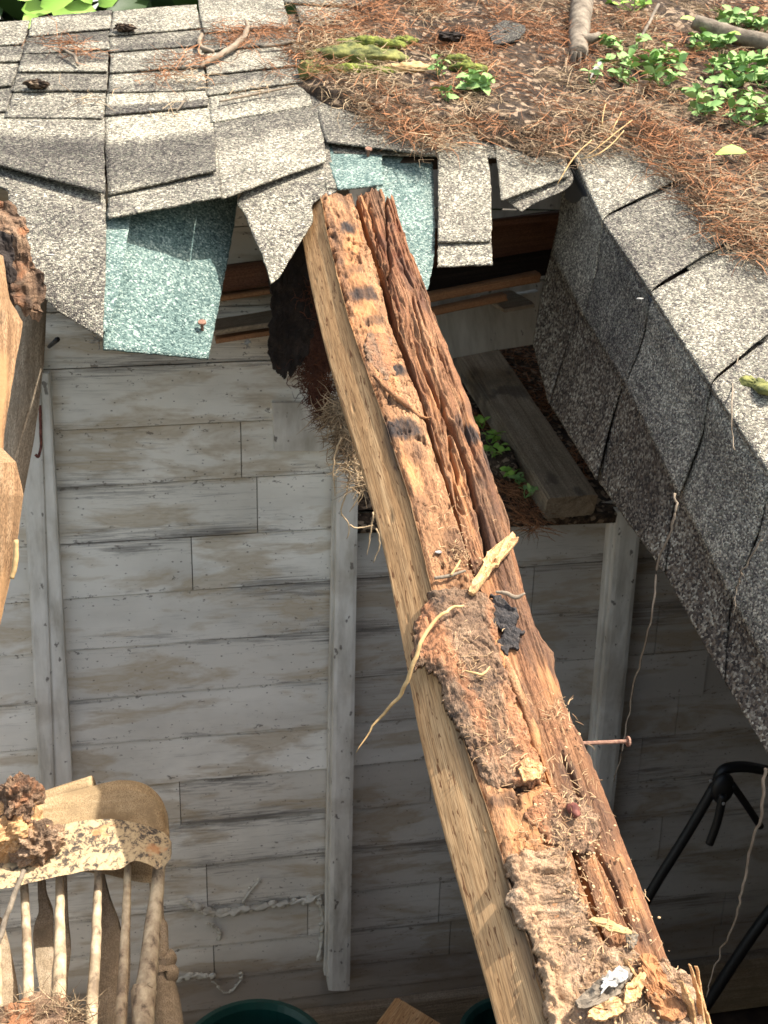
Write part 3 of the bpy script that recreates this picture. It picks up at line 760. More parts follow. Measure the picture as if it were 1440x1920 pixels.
rightE = ky([(735, 350), (758, 430), (790, 510), (820, 590), (850, 670), (885, 760), (920, 860), (948, 940), (972, 1030), (1000, 1130), (1022, 1180), (1042, 1205), (1044, 1240), (1058, 1290), (1080, 1340), (1112, 1400), (1150, 1500), (1190, 1600), (1228, 1700), (1262, 1780), (1290, 1860), (1306, 1900)])
stains = [(652, 425, 18, 14, .9), (684, 552, 30, 16, .85), (712, 640, 24, 14, .8), (738, 692, 28, 14, .95), (748, 806, 56, 26, .9), (770, 846, 36, 22, .45), (668, 500, 18, 14, .5), (700, 600, 22, 12, .6), (770, 950, 24, 30, .3), (900, 1060, 26, 24, .4), (1000, 1130, 26, 40, .35),
          (940, 1500, 40, 18, .6), (640, 490, 10, 12, .4), (945, 1150, 20, 26, 1.0), (960, 1195, 20, 20, 1.0), (885, 815, 20, 24, .9), (900, 905, 18, 20, .6), (915, 850, 14, 28, .8),
          (862, 800, 12, 20, .6), (1040, 1240, 12, 12, .6), (1060, 1300, 22, 14, .35), (1110, 1560, 30, 30, .25), (1160, 1640, 26, 50, .5), (1210, 1740, 22, 50, .5), (1170, 1870, 50, 26, .7), (1090, 1340, 16, 60, .4), (1065, 1440, 18, 30, .6),
          (930, 960, 12, 26, .5), (745, 860, 10, 60, .35), (1010, 1600, 40, 14, .25)]
st3 = []
for (x, y, rx, ry, a) in stains:
    u, s = us(x, y); sc = abs(us(x + 10, y)[0] - u) / 10; scs = abs(us(x, y + 10)[1] - s) / 10
    st3.append((u, s, rx * sc, ry * scs, a))
def dark_of(P):
    d = np.zeros(P.shape[:-1])
    nz = fbm(P * np.array([110, 45, 110]), 41, 5, .6)
    for u, s, a, b, st in st3:
        q = ((P[..., 0] - u) / a) ** 2 + ((P[..., 1] - s) / b) ** 2
        d = np.maximum(d, st * sst(-(np.sqrt(q) + (nz - .5) * 1.3), -1.15, -.45))
    return d
def board(name, LF, RF, kind, mat):
    ns = 1150; s = np.linspace(-.012, LR, ns)
    nt_ = 64; nr = 22; nb = 6; nl = 30
    lf, rf = LF(s), RF(s)
    H = .108
    loop = []
    for k, t in enumerate(np.linspace(0, 1, nt_)): loop.append(('t', t))
    for t in np.linspace(0, 1, nr + 1)[1:]: loop.append(('r', t))
    for t in np.linspace(1, 0, nb + 1)[1:]: loop.append(('b', t))
    for t in np.linspace(1, 0, nl + 1)[1:-1]: loop.append(('l', t))
    n = len(loop); P = np.zeros((ns, n, 3)); N = np.zeros((ns, n, 3)); side = np.zeros(n, int); P[..., 1] = s[:, None]
    # left face outline: short undercut, then an outward slant shaped to catch the sun
    lt = np.array([0, .16, .26, .55, .88, 1.0]); 
    for j, (k, t) in enumerate(loop):
        if k == 't': P[:, j, 0] = lf + (rf - lf) * t; P[:, j, 2] = 0; N[:, j] = (0, 0, 1); side[j] = 0
        if k == 'r': P[:, j, 0] = rf + (.002 if kind == 'R' else 0); P[:, j, 2] = -t * H; N[:, j] = (1, 0, 0); side[j] = 1
        if k == 'b': P[:, j, 0] = lf + (rf - lf) * t; P[:, j, 2] = -H; N[:, j] = (0, 0, -1); side[j] = 2
        if k == 'l':
            side[j] = 3; N[:, j] = (-1, 0, 0)
            if kind == 'L':
                g = sst(s, .25, .62)
                out = np.interp(t, lt, [0, -.001, .001, .017, .027, .010]) 
                und = np.interp(t, lt, [0, .0012, .0005, 0, 0, 0]) * g
                zz = np.interp(t, lt, [0, -.005, -.008, -.027, -.040, -.100])
                lfs = np.interp(s, [0, .3, .6, 1.3], [lf[0] , LF(.3), LF(.6), LF(1.3)])
                lfs = np.convolve(np.pad(lf, 60, 'edge'), np.ones(121) / 121, 'valid')
                w_ = sst(np.array([t]), 0.02, .35)[0]
                P[:, j, 0] = (lf * (1 - w_) + lfs * w_) - out + und; P[:, j, 2] = zz
                N[:, j] = (-.82, 0, .57)
            else: P[:, j, 0] = lf; P[:, j, 2] = -t * H
    Q = P + np.array([3.0 if kind == 'L' else 9.0, 0, 5.0])
    top = (side == 0)
    u = (P[:, :, 0] - lf[:, None]) / (rf - lf)[:, None]
    S_ = np.broadcast_to(s[:, None], (ns, n))
    # general grain roughness
    d = (fbm(Q * np.array([230, 18, 230]), 3, 4) - .5) * .0022 + (fbm(Q * np.array([60, 60, 60]), 8, 3) - .5) * .0025
    if kind == 'L':
        pit = np.clip(fbm(Q * np.array([170, 80, 170]), 21, 3) - .60, 0, 1) * .03
        d = d - np.where(top, pit * sst(fbm(Q * 14, 5, 2), .38, .55), 0)
        d = d + np.where(top, (fbm(Q * np.array([260, 110, 260]), 23, 4) - .5) * .0042 + (fbm(Q * np.array([45, 28, 45]), 24, 3) - .5) * .005, 0)
        wm = np.clip(ridge(Q * np.array([60, 60, 60]) + (fbm(Q * 90, 25, 2)[..., None] - .5) * 2, 27, 1) - .955, 0, 1) * .09
        d = d - np.where(top, wm * sst(fbm(Q * 20, 26, 2), .5, .62), 0)
        d = np.where(side == 3, d * .16 - np.clip(fbm(Q * np.array([300, 40, 300]), 33, 2) - .76, 0, 1) * .01, d)
        P[..., 2] -= np.where(top, .0045 * (1 - sst(u, 0, .16)) ** 2, 0)
        # worn ragged zone along the edge near the top end
        wr = sst(-S_, -.42, -.05) * sst(-u, -.35, 0)
        d = d - np.where(top, wr * np.clip(fbm(Q * np.array([150, 90, 150]), 55, 3) - .40, 0, 1) * .036, 0)
        # cross tears
        for cx_, cy_, a_ in ((700, 590, 1), (650, 470, .6), (676, 528, 1.0), (712, 668, 1), (905, 1478, 1.0)):
            cu, cs = us(cx_, cy_)
            dist = np.abs(S_ - cs - (fbm(Q * 60, 77, 3) - .5) * .02)
            d = d - np.where(top, .004 * a_ * np.exp(-(dist / .0018) ** 2) * sst(fbm(Q * 30, 12, 2), .35, .5), 0)
        # diagonal split from (700,700) to (790,790)
        (ua, sa), (ub, sb) = us(698, 704), us(800, 790)
        tt = np.clip((S_ - sa) / (sb - sa), 0, 1); uu = ua + (ub - ua) * tt
        d = d - np.where(top & (S_ > sa) & (S_ < sb), .006 * np.exp(-(((P[..., 0] - uu)) / .0011) ** 2), 0)
        crown = 0
    else:
        far = 1 - sst(S_, .42, .78)
        fur = ridge(Q * np.array([150, 4.6, 50]) + (fbm(Q * np.array([34, 9, 34]), 9, 3)[..., None] - .5) * np.array([2.2, .4, 1.0]), 31, 3)
        amt = (.22 + .78 * far)
        d = d - np.where(top | (side == 1), amt * sst(fur, .66, .95) * .0062, 0)
        f2 = ridge(Q * np.array([300, 14, 130]) + (fbm(Q * np.array([60, 20, 60]), 19, 2)[..., None] - .5) * 1.2, 61, 2); d = d - np.where(top | (side == 1), amt * sst(f2, .66, .95) * .0046, 0)
        # named long cracks
        for pts, wd, dp in (([(722, 360), (724, 430), (730, 490), (728, 540), (736, 600)], .0016, .009), ([(800, 700), (822, 760), (850, 812), (866, 850), (886, 920), (906, 990), (916, 1040)], .0022, .013),
                            ([(825, 740), (836, 790), (846, 850), (858, 900)], .0016, .010), ([(852, 905), (866, 960)], .0020, .008), ([(700, 560), (716, 600)], .002, .01), ([(940, 1250), (960, 1290), (985, 1340), (992, 1380)], .0016, .008), 
                            ([(1060, 1410), (1085, 1470), (1120, 1560)], .0014, .006), ([(1120, 1590), (1150, 1650), (1185, 1740)], .0014, .006), ([(770, 560), (788, 620), (808, 690)], .0012, .006), ([(690, 380), (704, 440), (712, 500)], .0012, .006)):
            fu = [us(*p) for p in pts]
            cu = np.interp(s, [q[1] for q in fu], [q[0] for q in fu])[:, None] + (fbm(Q * np.array([0, 70, 0]), 7, 2) - .5) * .004
            inn = sst(S_, fu[0][1] - .01, fu[0][1] + .012) * (1 - sst(S_, fu[-1][1] - .012, fu[-1][1] + .01))
            d = d - np.where(top, inn * dp * 1.5 * np.exp(-((P[..., 0] - cu) / wd) ** 2), 0)
        # surface rises towards the middle and rounds off to the right; far end stands proud
        P[..., 2] += np.where(top, .004 * np.sin(math.pi * np.clip(u, 0, 1)) * far + .002 * far, 0)
        P[..., 2] -= np.where(top, .010 * sst(u, .72, 1.0) ** 1.5 * (1 - .5 * far), 0)
        P[..., 2] -= np.where((side == 1) & (P[..., 2] > -.02), .010 * (1 - .5 * far), 0) * 1.0
        # scooped dip at mid length
        P[..., 2] -= np.where(top, .004 * sst(S_, .55, .7), 0)
    # sides: crack walls ragged
    d = np.where((side == 1) & (kind == 'L') | (side == 3) & (kind == 'R'), d * 1.6 - .0005, d)
    P = P + N * d[..., None]
    P[..., 0] += (fbm(Q * np.array([0, 45, 0]) + (7 if kind == 'L' else 3), 19, 4) - .5) * .0035 * np.where(top & ((u < .02) | (u > .98)) | (side == 1), 1, .0)
    if kind == 'R':
        P[0:14, :, 1] += (fbm(Q[0:14] * np.array([260, 0, 260]), 91, 3) - .5) * .03 * (1 - np.arange(14) / 14)[:, None]
    else:
        P[0:8, :, 1] += (fbm(Q[0:8] * np.array([200, 0, 200]), 91, 3) - .5) * .012 * (1 - np.arange(8) / 8)[:, None]
    dk = dark_of(P) * np.where(top | (side == 1), 1, .0)
    if kind == 'L':
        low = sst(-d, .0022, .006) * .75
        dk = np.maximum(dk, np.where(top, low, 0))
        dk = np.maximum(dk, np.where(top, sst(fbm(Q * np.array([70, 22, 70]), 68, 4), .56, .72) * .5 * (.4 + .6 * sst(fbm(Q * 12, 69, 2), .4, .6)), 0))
        shade_rot_band = np.where((side == 3), sst(P[..., 2] + (fbm(Q * np.array([30, 14, 30]), 64, 4) - .5) * .03, -.016, -.002) * (.35 + .5 * fbm(Q * np.array([20, 9, 60]), 66, 3)) * sst(S_, .1, .5), 0)  # edge shadow and rot painted together below the top edge
        dk = np.maximum(dk, shade_rot_band)
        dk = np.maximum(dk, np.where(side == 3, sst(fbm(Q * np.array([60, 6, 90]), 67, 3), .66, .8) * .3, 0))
    if kind == 'R':
        dk = np.maximum(dk, np.where(top | (side == 1), sst(fbm(Q * np.array([40, 12, 40]), 71, 3), .58, .75) * .45, 0))
    V = P.reshape(-1, 3)
    f = grid_faces(ns, n, 0, True, True)
    F_ = [q for q in f.tolist()]
    F_ += [list(range(n)), [(ns - 1) * n + j for j in range(n)][::-1]]
    o = mesh(name, V, F_, mat, raf, True, {'dark': dk.ravel(), 'tone': (.9 * (1 - sst(S_, .10, .70)) * (kind == 'R') * sst(fbm(Q * np.array([50, 9, 50]), 81, 3), .35, .6)).ravel()}, MWR)
    if kind == 'L':
        o.data.materials.append(M['wood_side'])
        mi = np.zeros(len(F_), np.int32); colj = np.tile(np.arange(n), ns - 1)
        mi[:len(colj)] = (side[colj] == 3).astype(int); o.data.polygons.foreach_set('material_index', mi)
    return o
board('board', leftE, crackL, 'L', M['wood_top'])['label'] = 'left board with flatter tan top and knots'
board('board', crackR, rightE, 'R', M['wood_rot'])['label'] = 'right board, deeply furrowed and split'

# crusts of bark lying on the left board
def crust(name, px_poly, mat, amp, sd, label, base=.004, over=.0, fr=(70, 60, 70)):
    P2 = np.array([us(x, y) for x, y in px_poly])
    lo = P2.min(0) - .006; hi = P2.max(0) + .006; st = .0007
    nu = int((hi[0] - lo[0]) / st); nv = int((hi[1] - lo[1]) / st)
    U, Sx = np.meshgrid(np.linspace(lo[0], hi[0], nu), np.linspace(lo[1], hi[1], nv))
    # signed distance to the outline
    dmin = np.full(U.shape, 1e9); inside = np.zeros(U.shape, bool)
    for a, b in zip(P2, np.roll(P2, -1, 0)):
        ab = b - a; t = np.clip(((U - a[0]) * ab[0] + (Sx - a[1]) * ab[1]) / (ab @ ab), 0, 1)
        dmin = np.minimum(dmin, np.hypot(U - a[0] - ab[0] * t, Sx - a[1] - ab[1] * t))
        c = ((a[1] > Sx) != (b[1] > Sx)) & (U < (b[0] - a[0]) * (Sx - a[1]) / (b[1] - a[1] + 1e-12) + a[0]); inside ^= c
    sd_ = np.where(inside, dmin, -dmin)
    Q = np.stack([U, Sx, U * 0 + sd], -1)
    sd_ = sd_ + (fbm(Q * 190, sd, 4) - .5) * .010 + .001
    keep = sd_ > 0
    wq = np.stack([fbm(Q * 55, sd + 20, 2), fbm(Q * 55 + 9, sd + 21, 2), 0 * U], -1) * 1.8
    r1 = ridge(Q * np.array(fr) + wq, sd + 1, 4); r2 = fbm(Q * np.array(fr) * 3.2, sd + 5, 3)
    hgt = base * sst(sd_, 0, .005) + amp * (.75 - r1) * 1.5 * sst(sd_, 0, .004) + amp * .5 * (r2 - .5)
    hgt = hgt + amp * .8 * (fbm(Q * 22, sd + 8, 2) - .5)
    hgt = np.maximum(hgt, -.001) + .0012
    dk = sst(r1, .78, .95) * .6 + sst(fbm(Q * 30, sd + 11, 3), .62, .74) * .3
    hgt = np.where(U < leftE(Sx), hgt - (leftE(Sx) - U) * .45, hgt)
    nv, nu = U.shape
    T_ = np.stack([U, Sx, hgt], -1).reshape(-1, 3); B_ = np.stack([U, Sx, np.minimum(hgt - .0035, np.where(U > leftE(Sx), -.002, hgt - .005))], -1).reshape(-1, 3)
    kk = keep[:-1, :-1] & keep[1:, :-1] & keep[:-1, 1:] & keep[1:, 1:]
    q = grid_faces(nv, nu, 0, False).reshape(nv - 1, nu - 1, 4)[kk]
    Mn = nv * nu
    # rim walls
    ed = {}
    for a, b, c, d in q.tolist():
        for e in ((a, b), (b, c), (c, d), (d, a)): ed[e] = 1
    rim = [[a, a + Mn, b + Mn, b] for (a, b) in ed if (b, a) not in ed]
    faces = q.tolist() + (q[:, ::-1] + Mn).tolist() + rim
    used = np.unique(np.array(faces)); mp_ = -np.ones(2 * Mn, int); mp_[used] = np.arange(len(used))
    V = np.concatenate([T_, B_])[used]; faces = mp_[np.array(faces)].tolist()
    dk = np.concatenate([dk.ravel()] * 2)[used]
    o = mesh(name, V, faces, mat, raf, True, {'dark': np.clip(dk, 0, 1), 'tone': dk * 0}, MWR)
    o['label'] = label
    return o
crust('bark_crust', [(806, 1112), (850, 1108), (905, 1112), (928, 1140), (930, 1200), (948, 1260), (972, 1340), (996, 1400), (1015, 1440), (1010, 1470), (960, 1478), (918, 1470), (898, 1440), (880, 1400), (855, 1360), (838, 1310), (822, 1260), (800, 1232), (782, 1240), (775, 1200), (785, 1160)],
      M['bark'], .0052, 3, 'brown fibrous bark crust with reddish patch', fr=(120, 100, 70))
crust('bark_crust', [(948, 1612), (985, 1600), (1040, 1590), (1068, 1610), (1076, 1650), (1090, 1690), (1110, 1740), (1128, 1780), (1130, 1830), (1060, 1850), (1010, 1800), (990, 1745), (965, 1720), (952, 1690), (960, 1655), (946, 1640)],
      M['bark_pale'], .0072, 8, 'pale cream flaky bark crust', fr=(70, 170, 60))
crust('tar_patch', [(924, 1116), (946, 1122), (952, 1138), (968, 1140), (966, 1168), (980, 1186), (972, 1214), (956, 1212), (948, 1226), (934, 1204), (940, 1186), (926, 1172), (932, 1150), (916, 1140)], M['tar'], .0034, 14, 'black cracked tar patch beside the bark crust', fr=(150, 110, 60), base=.0005)
crust('rot_flake', [(690, 628), (722, 625), (736, 640), (732, 660), (742, 700), (725, 712), (700, 690), (682, 655)], M['bark'], .0022, 29, 'grey curled bark flake', fr=(120, 90, 60), base=.001)
crust('debris_crust', [(1010, 1490), (1060, 1480), (1110, 1510), (1125, 1560), (1110, 1600), (1060, 1600), (1010, 1560), (985, 1530)], M['bark'], .0035, 34, 'loose crumbs and grit on the rafter', fr=(130, 130, 60), base=.001)
crust('debris_crust', [(1010, 1800), (1130, 1770), (1230, 1800), (1300, 1840), (1330, 1960), (1040, 1960)], M['bark_pale'], .008, 38, 'broken bark and splinters at the near end', fr=(60, 60, 60), base=.003)
# strip of wood left inside the crack
V, f = tube([RW(*us(945, 1215), -.004), RW(*us(960, 1270), .001), RW(*us(985, 1330), .001), RW(*us(1004, 1385), .000), RW(*us(1012, 1415), -.002)], [.002, .0045, .0035, .005, .001], 30, 8, .002, 3)
mesh('crack_splinter', V, f, M['wood_top'], raf, True, {'dark': np.zeros(len(V)), 'tone': np.zeros(len(V))})
V, f = tube([RW(*us(700, 704), .001), RW(*us(726, 735), .004), RW(*us(760, 762), .0035), RW(*us(790, 783), .001), RW(*us(808, 790), .006)], [.001, .003, .003, .002, .0004], 26, 7, .001, 5)
mesh('crack_splinter', V, f, M['wood_rot'], raf, True, {'dark': np.zeros(len(V)), 'tone': np.zeros(len(V))})
# nail through the right side
pn = onR(1108, 1393, -.02)
q1 = pn + (onY(1176, 1390, pn[1]) - pn) 
V, f = tube([pn - (q1 - pn) * .4, q1], [.0018, .0018], 6, 8); mb = MB(); mb.add(V, f)
dd = (q1 - pn) / np.linalg.norm(q1 - pn)
V, f = tube([q1, q1 + dd * .0018], [.0046, .0044], 3, 12); mb.add(V, f)
mb.build('nail', M['rust'], raf, False)['label'] = 'rusty nail sticking out sideways on the right'
# dark yellow screw plug on the left face
pc = onR(705, 942, -.055)
V, f = blob(pc + np.array([.001, 0, 0]), (.003, .0045, .0045), 12, 8, .03); mesh('plug', V, f, M['brass'], raf)

# torn splinters at the near right corner
def splint(name, a, b, w0, mat, parent=None, sd=0, tip=.2, flat=.35):
    a, b = np.asarray(a), np.asarray(b); m_ = (a + b) / 2 + (rng.random(3) - .5) * .004
    V, f = tube([a, m_, b], [w0, w0 * .9, w0 * tip], 12, 7, w0 * .5, sd, flat)
    V = V + (fbm(V * 300, sd, 2)[:, None] - .5) * w0 * .5
    return mesh(name, V, f, mat, parent, False, {'dark': np.zeros(len(V)), 'tone': np.zeros(len(V))})
for (x0, y0, x1, y1, w0, up) in ((1275, 1840, 1300, 1930, .006, .03), (1292, 1808, 1318, 1925, .004, .03), (1305, 1812, 1330, 1925, .0035, .03), (1175, 1800, 1205, 1860, .006, .018), (1200, 1815, 1215, 1870, .004, .014)):
    splint('splinter', onR(x1, y1, 0), onR(x0, y0, up), w0, M['chip'], raf, x0, .5)

# ================================================================== loose things on the rafter
def loose_chip(px, w0, name, label, cat, mat, h=.006, sd=0, group=None, tilt=.006):
    """flat jagged flake laid out between photo points"""
    P = [onR(x, y, h) for x, y in px]
    c = np.mean(P, 0); 
    # polygon fan with thickness and crumpled surface
    ring = catmull(np.array(P + [P[0]]), 48)[:-1]
    nr = 7; V = []
    for k in range(nr):
        t = (k + 1) / nr; V.append(c + (ring - c) * t)
    V = np.array(V); dz = (fbm(V * 160 + sd, sd, 4) - .5) * tilt * 2
    jig = (fbm(ring * 420, sd + 2, 2) - .5) * .006
    V[-1] += (ring - c) / (np.linalg.norm(ring - c, axis=1, keepdims=True)) * jig[:, None]
    V = V + RN * dz[..., None]
    T_ = np.concatenate([V.reshape(-1, 3), [c]]); B_ = T_ - RN * w0
    n = 48; f = grid_faces(nr, n, 0, False, True).tolist(); ctr = nr * n
    f += [[j, (j + 1) % n, ctr][::-1] for j in range(n)]
    Mn = len(T_); f2 = [[i + Mn for i in q][::-1] for q in f]
    f3 = [[(nr - 1) * n + j, (nr - 1) * n + (j + 1) % n, (nr - 1) * n + (j + 1) % n + Mn, (nr - 1) * n + j + Mn] for j in range(n)]
    VV = np.concatenate([T_, B_]); dk = sst(fbm(VV * 120, sd + 9, 3), .62, .75) * .6
    return tag(mesh(name, VV, f + f2 + f3, mat, None, False, {'dark': dk, 'tone': dk * 0}), label, cat, group)
loose_chip([(960, 1000), (972, 1012), (935, 1055), (915, 1080), (890, 1112), (880, 1100), (905, 1060), (918, 1030)], .004, 'wood_chip', 'long split tan wood splinter lying across the rafter crack', 'wood chip', M['chip'], .012, 3)
loose_chip([(985, 1420), (1015, 1430), (1022, 1450), (990, 1462), (975, 1440)], .002, 'wood_chip', 'small square tan flake at the lower end of the brown bark crust', 'wood chip', M['chip'], .012, 5)
loose_chip([(1130, 1830), (1165, 1812), (1185, 1822), (1170, 1850), (1130, 1880), (1088, 1890), (1085, 1870)], .004, 'bark_chunk', 'grey bark chunk with white lichen at the near end of the rafter', 'bark', M['stick_dark'], .02, 7)
loose_chip([(1132, 1835), (1160, 1812), (1178, 1825), (1165, 1842), (1140, 1850), (1128, 1862)], .002, 'lichen_flake', 'white lichen flake on top of the grey bark chunk', 'lichen', M['lint'], .0235, 9, tilt=.004)
loose_chip([(1170, 1850), (1200, 1825), (1212, 1822), (1205, 1858), (1195, 1875), (1175, 1880)], .003, 'wood_chip', 'bright torn tan flake right of the white lichen', 'wood chip', M['chip'], .022, 11)
loose_chip([(1200, 1795), (1225, 1790), (1262, 1850), (1290, 1900), (1250, 1905), (1215, 1860)], .006, 'wood_chip', 'brown weathered slab near the foreground splinters', 'wood chip', M['wood_rot'], .014, 13)
loose_chip([(1110, 1885), (1160, 1870), (1175, 1890), (1130, 1915), (1105, 1905)], .003, 'wood_chip', 'pale tan flake at the bottom edge of the picture', 'wood chip', M['chip'], .02, 15)
loose_chip([(1105, 1575 + 150), (1118, 1718), (1180, 1742), (1178, 1752), (1140, 1742)], .002, 'straw_piece', 'yellow straw sliver beside the rafter crack', 'straw', M['straw'], .008, 17, tilt=.001)
loose_chip([(1170, 1752), (1190, 1748), (1196, 1765), (1180, 1776)], .002, 'shingle_crumb', 'dark grey crumb beside the yellow straw sliver', 'crumb', M['stick_dark'], .006, 19)
loose_chip([(905, 1545), (918, 1540), (921, 1552), (908, 1560)], .002, 'wood_chip', 'small orange flake stuck on the left face of the rafter', 'wood chip', M['chip'], -.01, 21, tilt=.002)
V, f = blob(onR(1075, 1518, .008), (.0052, .0078, .004), 22, 14, .4, 3)
tag(mesh('seed_husk', V, f, M['darkred']), 'glossy maroon husk on the gritty part of the rafter', 'husk')
V, f = blob(onR(822, 1035, .002), (.0035, .003, .0012), 12, 8, .1, 5)
tag(mesh('pale_seed', V, f, M['lint']), 'small white seed on the left rafter board', 'seed')
def stick(name, pts, r, label, cat, mat, n=24, wob=.001, sd=0, seg=8):
    V, f = tube(pts, r, n, seg, wob, sd)
    return tag(mesh(name, V, f, M[mat], None, True, {'tone': np.full(len(V), .5), 'dark': np.zeros(len(V))}), label, cat)
stick('twig', [onR(815, 1084, .004), onR(840, 1080, .005), onR(872, 1070, .004)], [.0016, .0018, .0012], 'short dark twig on the left rafter board above the bark crust', 'twig', 'stick_dark')
stick('twig', [onR(845, 1078, .007), onR(858, 1060, .006), onR(862, 1050, .005)], [.001, .0013, .0008], 'pale short splinter beside the dark twig', 'twig', 'straw')
stick('root', [onR(868, 1136, .014), onR(840, 1145, .016), onR(805, 1175, .015), onR(782, 1225, .008), onR(765, 1275, -.012), onR(745, 1310, -.03), onR(710, 1350, -.05), onR(668, 1410, -.07)],
      [.0011, .0015, .0018, .0020, .0019, .0016, .0012, .0004], 'long pale yellow root drooping over the left edge of the rafter', 'root', 'straw', 46, .003, 2)
stick('root', [onR(872, 1258, .012), onR(890, 1262, .014), onR(905, 1264, .013), onR(918, 1250, .012)], [.0008, .0012, .0012, .0006], 'small curved pale rootlet on the brown bark crust', 'root', 'straw')
stick('root', [onR(930, 1110, .010), onR(948, 1112, .013), onR(968, 1120, .013), onR(984, 1112, .018)], [.0012, .002, .0022, .0008], 'curled brown bark sliver above the tar patch', 'bark sliver', 'stick')

# scattered grit and needles on the rafter: one mass
def on_rafter(q):
    u, s_ = (q - P0) @ XA, (q - P0) @ AX
    return leftE(s_) + .003 < u < rightE(s_) - .006
def needles(name, spots, mat, label, cat, L=(.02, .05), r=.0005, curve=.3, kind='stuff', parent=None, test=None, seg=3):
    """spots: list of (point, spread, count, normal)"""
    mb = MB()
    for (p, spread, cnt, nrm, dirb) in spots:
        p = np.asarray(p); nrm = np.asarray(nrm, float); nrm /= np.linalg.norm(nrm)
        a = np.cross(nrm, [0.3, 1, 0.1]); a /= np.linalg.norm(a); b = np.cross(nrm, a)
        for _ in range(cnt):
            q = p + a * rng.normal() * spread + b * rng.normal() * spread + nrm * abs(rng.normal()) * spread * .12
            if test and not test(q): continue
            th = rng.random() * 2 * math.pi if dirb is None else dirb + rng.normal() * .5
            d = a * math.cos(th) + b * math.sin(th) + nrm * rng.normal() * .22; d /= np.linalg.norm(d)
            l = L[0] + (L[1] - L[0]) * rng.random(); s_ = np.cross(d, nrm); 
            bow = (rng.random() - .5) * curve * l
            pts = np.array([q, q + d * l * .5 + s_ * bow + nrm * l * .04, q + d * l])
            rr = r * (.7 + .6 * rng.random())
            ring = []
            for k, c in enumerate(pts):
                w_ = rr * (1 if k < 2 else .4)
                ring += [c + s_ * w_, c - s_ * w_ * .5 + nrm * w_ * .87, c - s_ * w_ * .5 - nrm * w_ * .87]
            f = []
            for k in (0, 3):
                for j in range(3): f.append([k + j, k + (j + 1) % 3, k + 3 + (j + 1) % 3, k + 3 + j])
            mb.add(ring, f, rng.random())
    o = mb.build(name, M[mat], parent, False)
    return tag(o, label, cat, None, kind)
sp = []
for (x, y, sx, c) in ((1040, 1560, .02, 120), (1120, 1700, .02, 60), (870, 1250, .02, 130), (920, 1380, .02, 130), (1060, 1330, .012, 60), (1080, 1470, .015, 60), (1150, 1850, .03, 160), (1230, 1870, .02, 80), (850, 1030, .012, 70), (840, 960, .015, 40)):
    sp.append((onR(x, y, .006), sx, c, RN, None))
M['fibre2'] = simple('strand_fibre', (.20, .11, .055), (.52, .36, .20))
needles('wood_fibres', sp, 'fibre2', 'scattered wood fibres and crumbs on the rafter top', 'fibres', (.003, .010), .00035, test=on_rafter)
mb = MB()
for (x, y, sx, c, hh) in ((1050, 1540, .02, 150, .004), (1180, 1840, .035, 220, .014), (870, 1045, .014, 60, .002), (1090, 1350, .016, 60, 0), (1140, 1600, .02, 60, -.002), (1110, 1700, .02, 70, .006)):
    for _ in range(c):
        p = onR(x, y, hh) + XA * rng.normal() * sx * .8 + AX * rng.normal() * sx * 1.2
        if not on_rafter(p): continue
        r0 = .0004 + .0011 * rng.random() ** 2
        V, f = blob(p, (r0, r0 * (.6 + rng.random()), r0 * .6), 6, 3, .3, int(rng.integers(99))); mb.add(V, f, rng.random())
tag(mb.build('wood_crumbs', M['fibre2'], None, False), 'crumbs of rotten wood strewn over the near half of the rafter', 'crumbs', None, 'stuff')

# ================================================================== left rafter, seen at the left margin
lr = empty('left_rafter', (-.25, 1.0, -.4), 'sawn tan rafter with dark rotten bark at its head, at the left margin', 'rafter')
def RL(x, y, h): return RP(x, y, h)
def dk_l(V, L): return sst(fbm(V * np.array([50, 14, 50]), 4, 3), .58, .75) * .5 + (1 - sst(V[:, 1], .0, .12)) * .5
def pslab(name, rows, th, mat, label=None, sd=0, amp=.002):
    G = []
    for xl, xr, y, Yd in rows: G.append([onY(xl * (1 - t) + xr * t, y, Yd - .012 * math.sin(math.pi * t)) for t in np.linspace(0, 1, 14)])
    G = np.array(G); tt = np.linspace(0, len(G) - 1.0001, 90); ii = tt.astype(int); ff_ = (tt - ii)[:, None, None]; G = G[ii] * (1 - ff_) + G[ii + 1] * ff_
    G = G + (fbm(G * np.array([60, 60, 16]) + sd, sd, 4)[..., None] - .5) * amp * 2
    V, f = sheet(G, .001); nv, nu = G.shape[:2]; Mn = nv * nu
    V[Mn:] = V[:Mn] + np.array([-.02, th, 0]); V[Mn:, 1] = np.maximum(V[Mn:, 1], V[:Mn, 1] + .004)
    A = G[0, 7]; ya = G[-1, 7] - A; ya /= np.linalg.norm(ya); xa = np.cross(ya, [0, 1, 0]); xa /= np.linalg.norm(xa); za = np.cross(xa, ya)
    R_ = np.array([xa, ya, za]); L_ = (V - A) @ R_.T
    mw = Matrix([[xa[k], ya[k], za[k], A[k]] for k in range(3)] + [[0, 0, 0, 1]])
    dk = sst(fbm(L_ * np.array([60, 14, 60]), sd, 3), .6, .78) * .45
    o = mesh(name, L_, f, M[mat], lr, False, {'dark': dk, 'tone': dk * 0}, mw)
    if label: o['label'] = label
    return o
pslab('board', [(-60, 6, 480, 1.22), (-60, 18, 560, 1.20), (-60, 42, 606, 1.19), (-60, 31, 671, 1.17), (-60, 19, 742, 1.15), (-60, 8, 812, 1.13), (-60, 2, 885, 1.11), (-60, -14, 980, 1.09)], .05, 'wood_left', sd=5)
pslab('board', [(20, 92, 520, 1.50), (20, 88, 580, 1.48), (10, 82, 680, 1.45), (5, 74, 760, 1.42), (0, 60, 850, 1.40), (0, 44, 930, 1.38), (-20, 24, 1030, 1.36)], .04, 'wood_grey', 'grey rear board', 9)
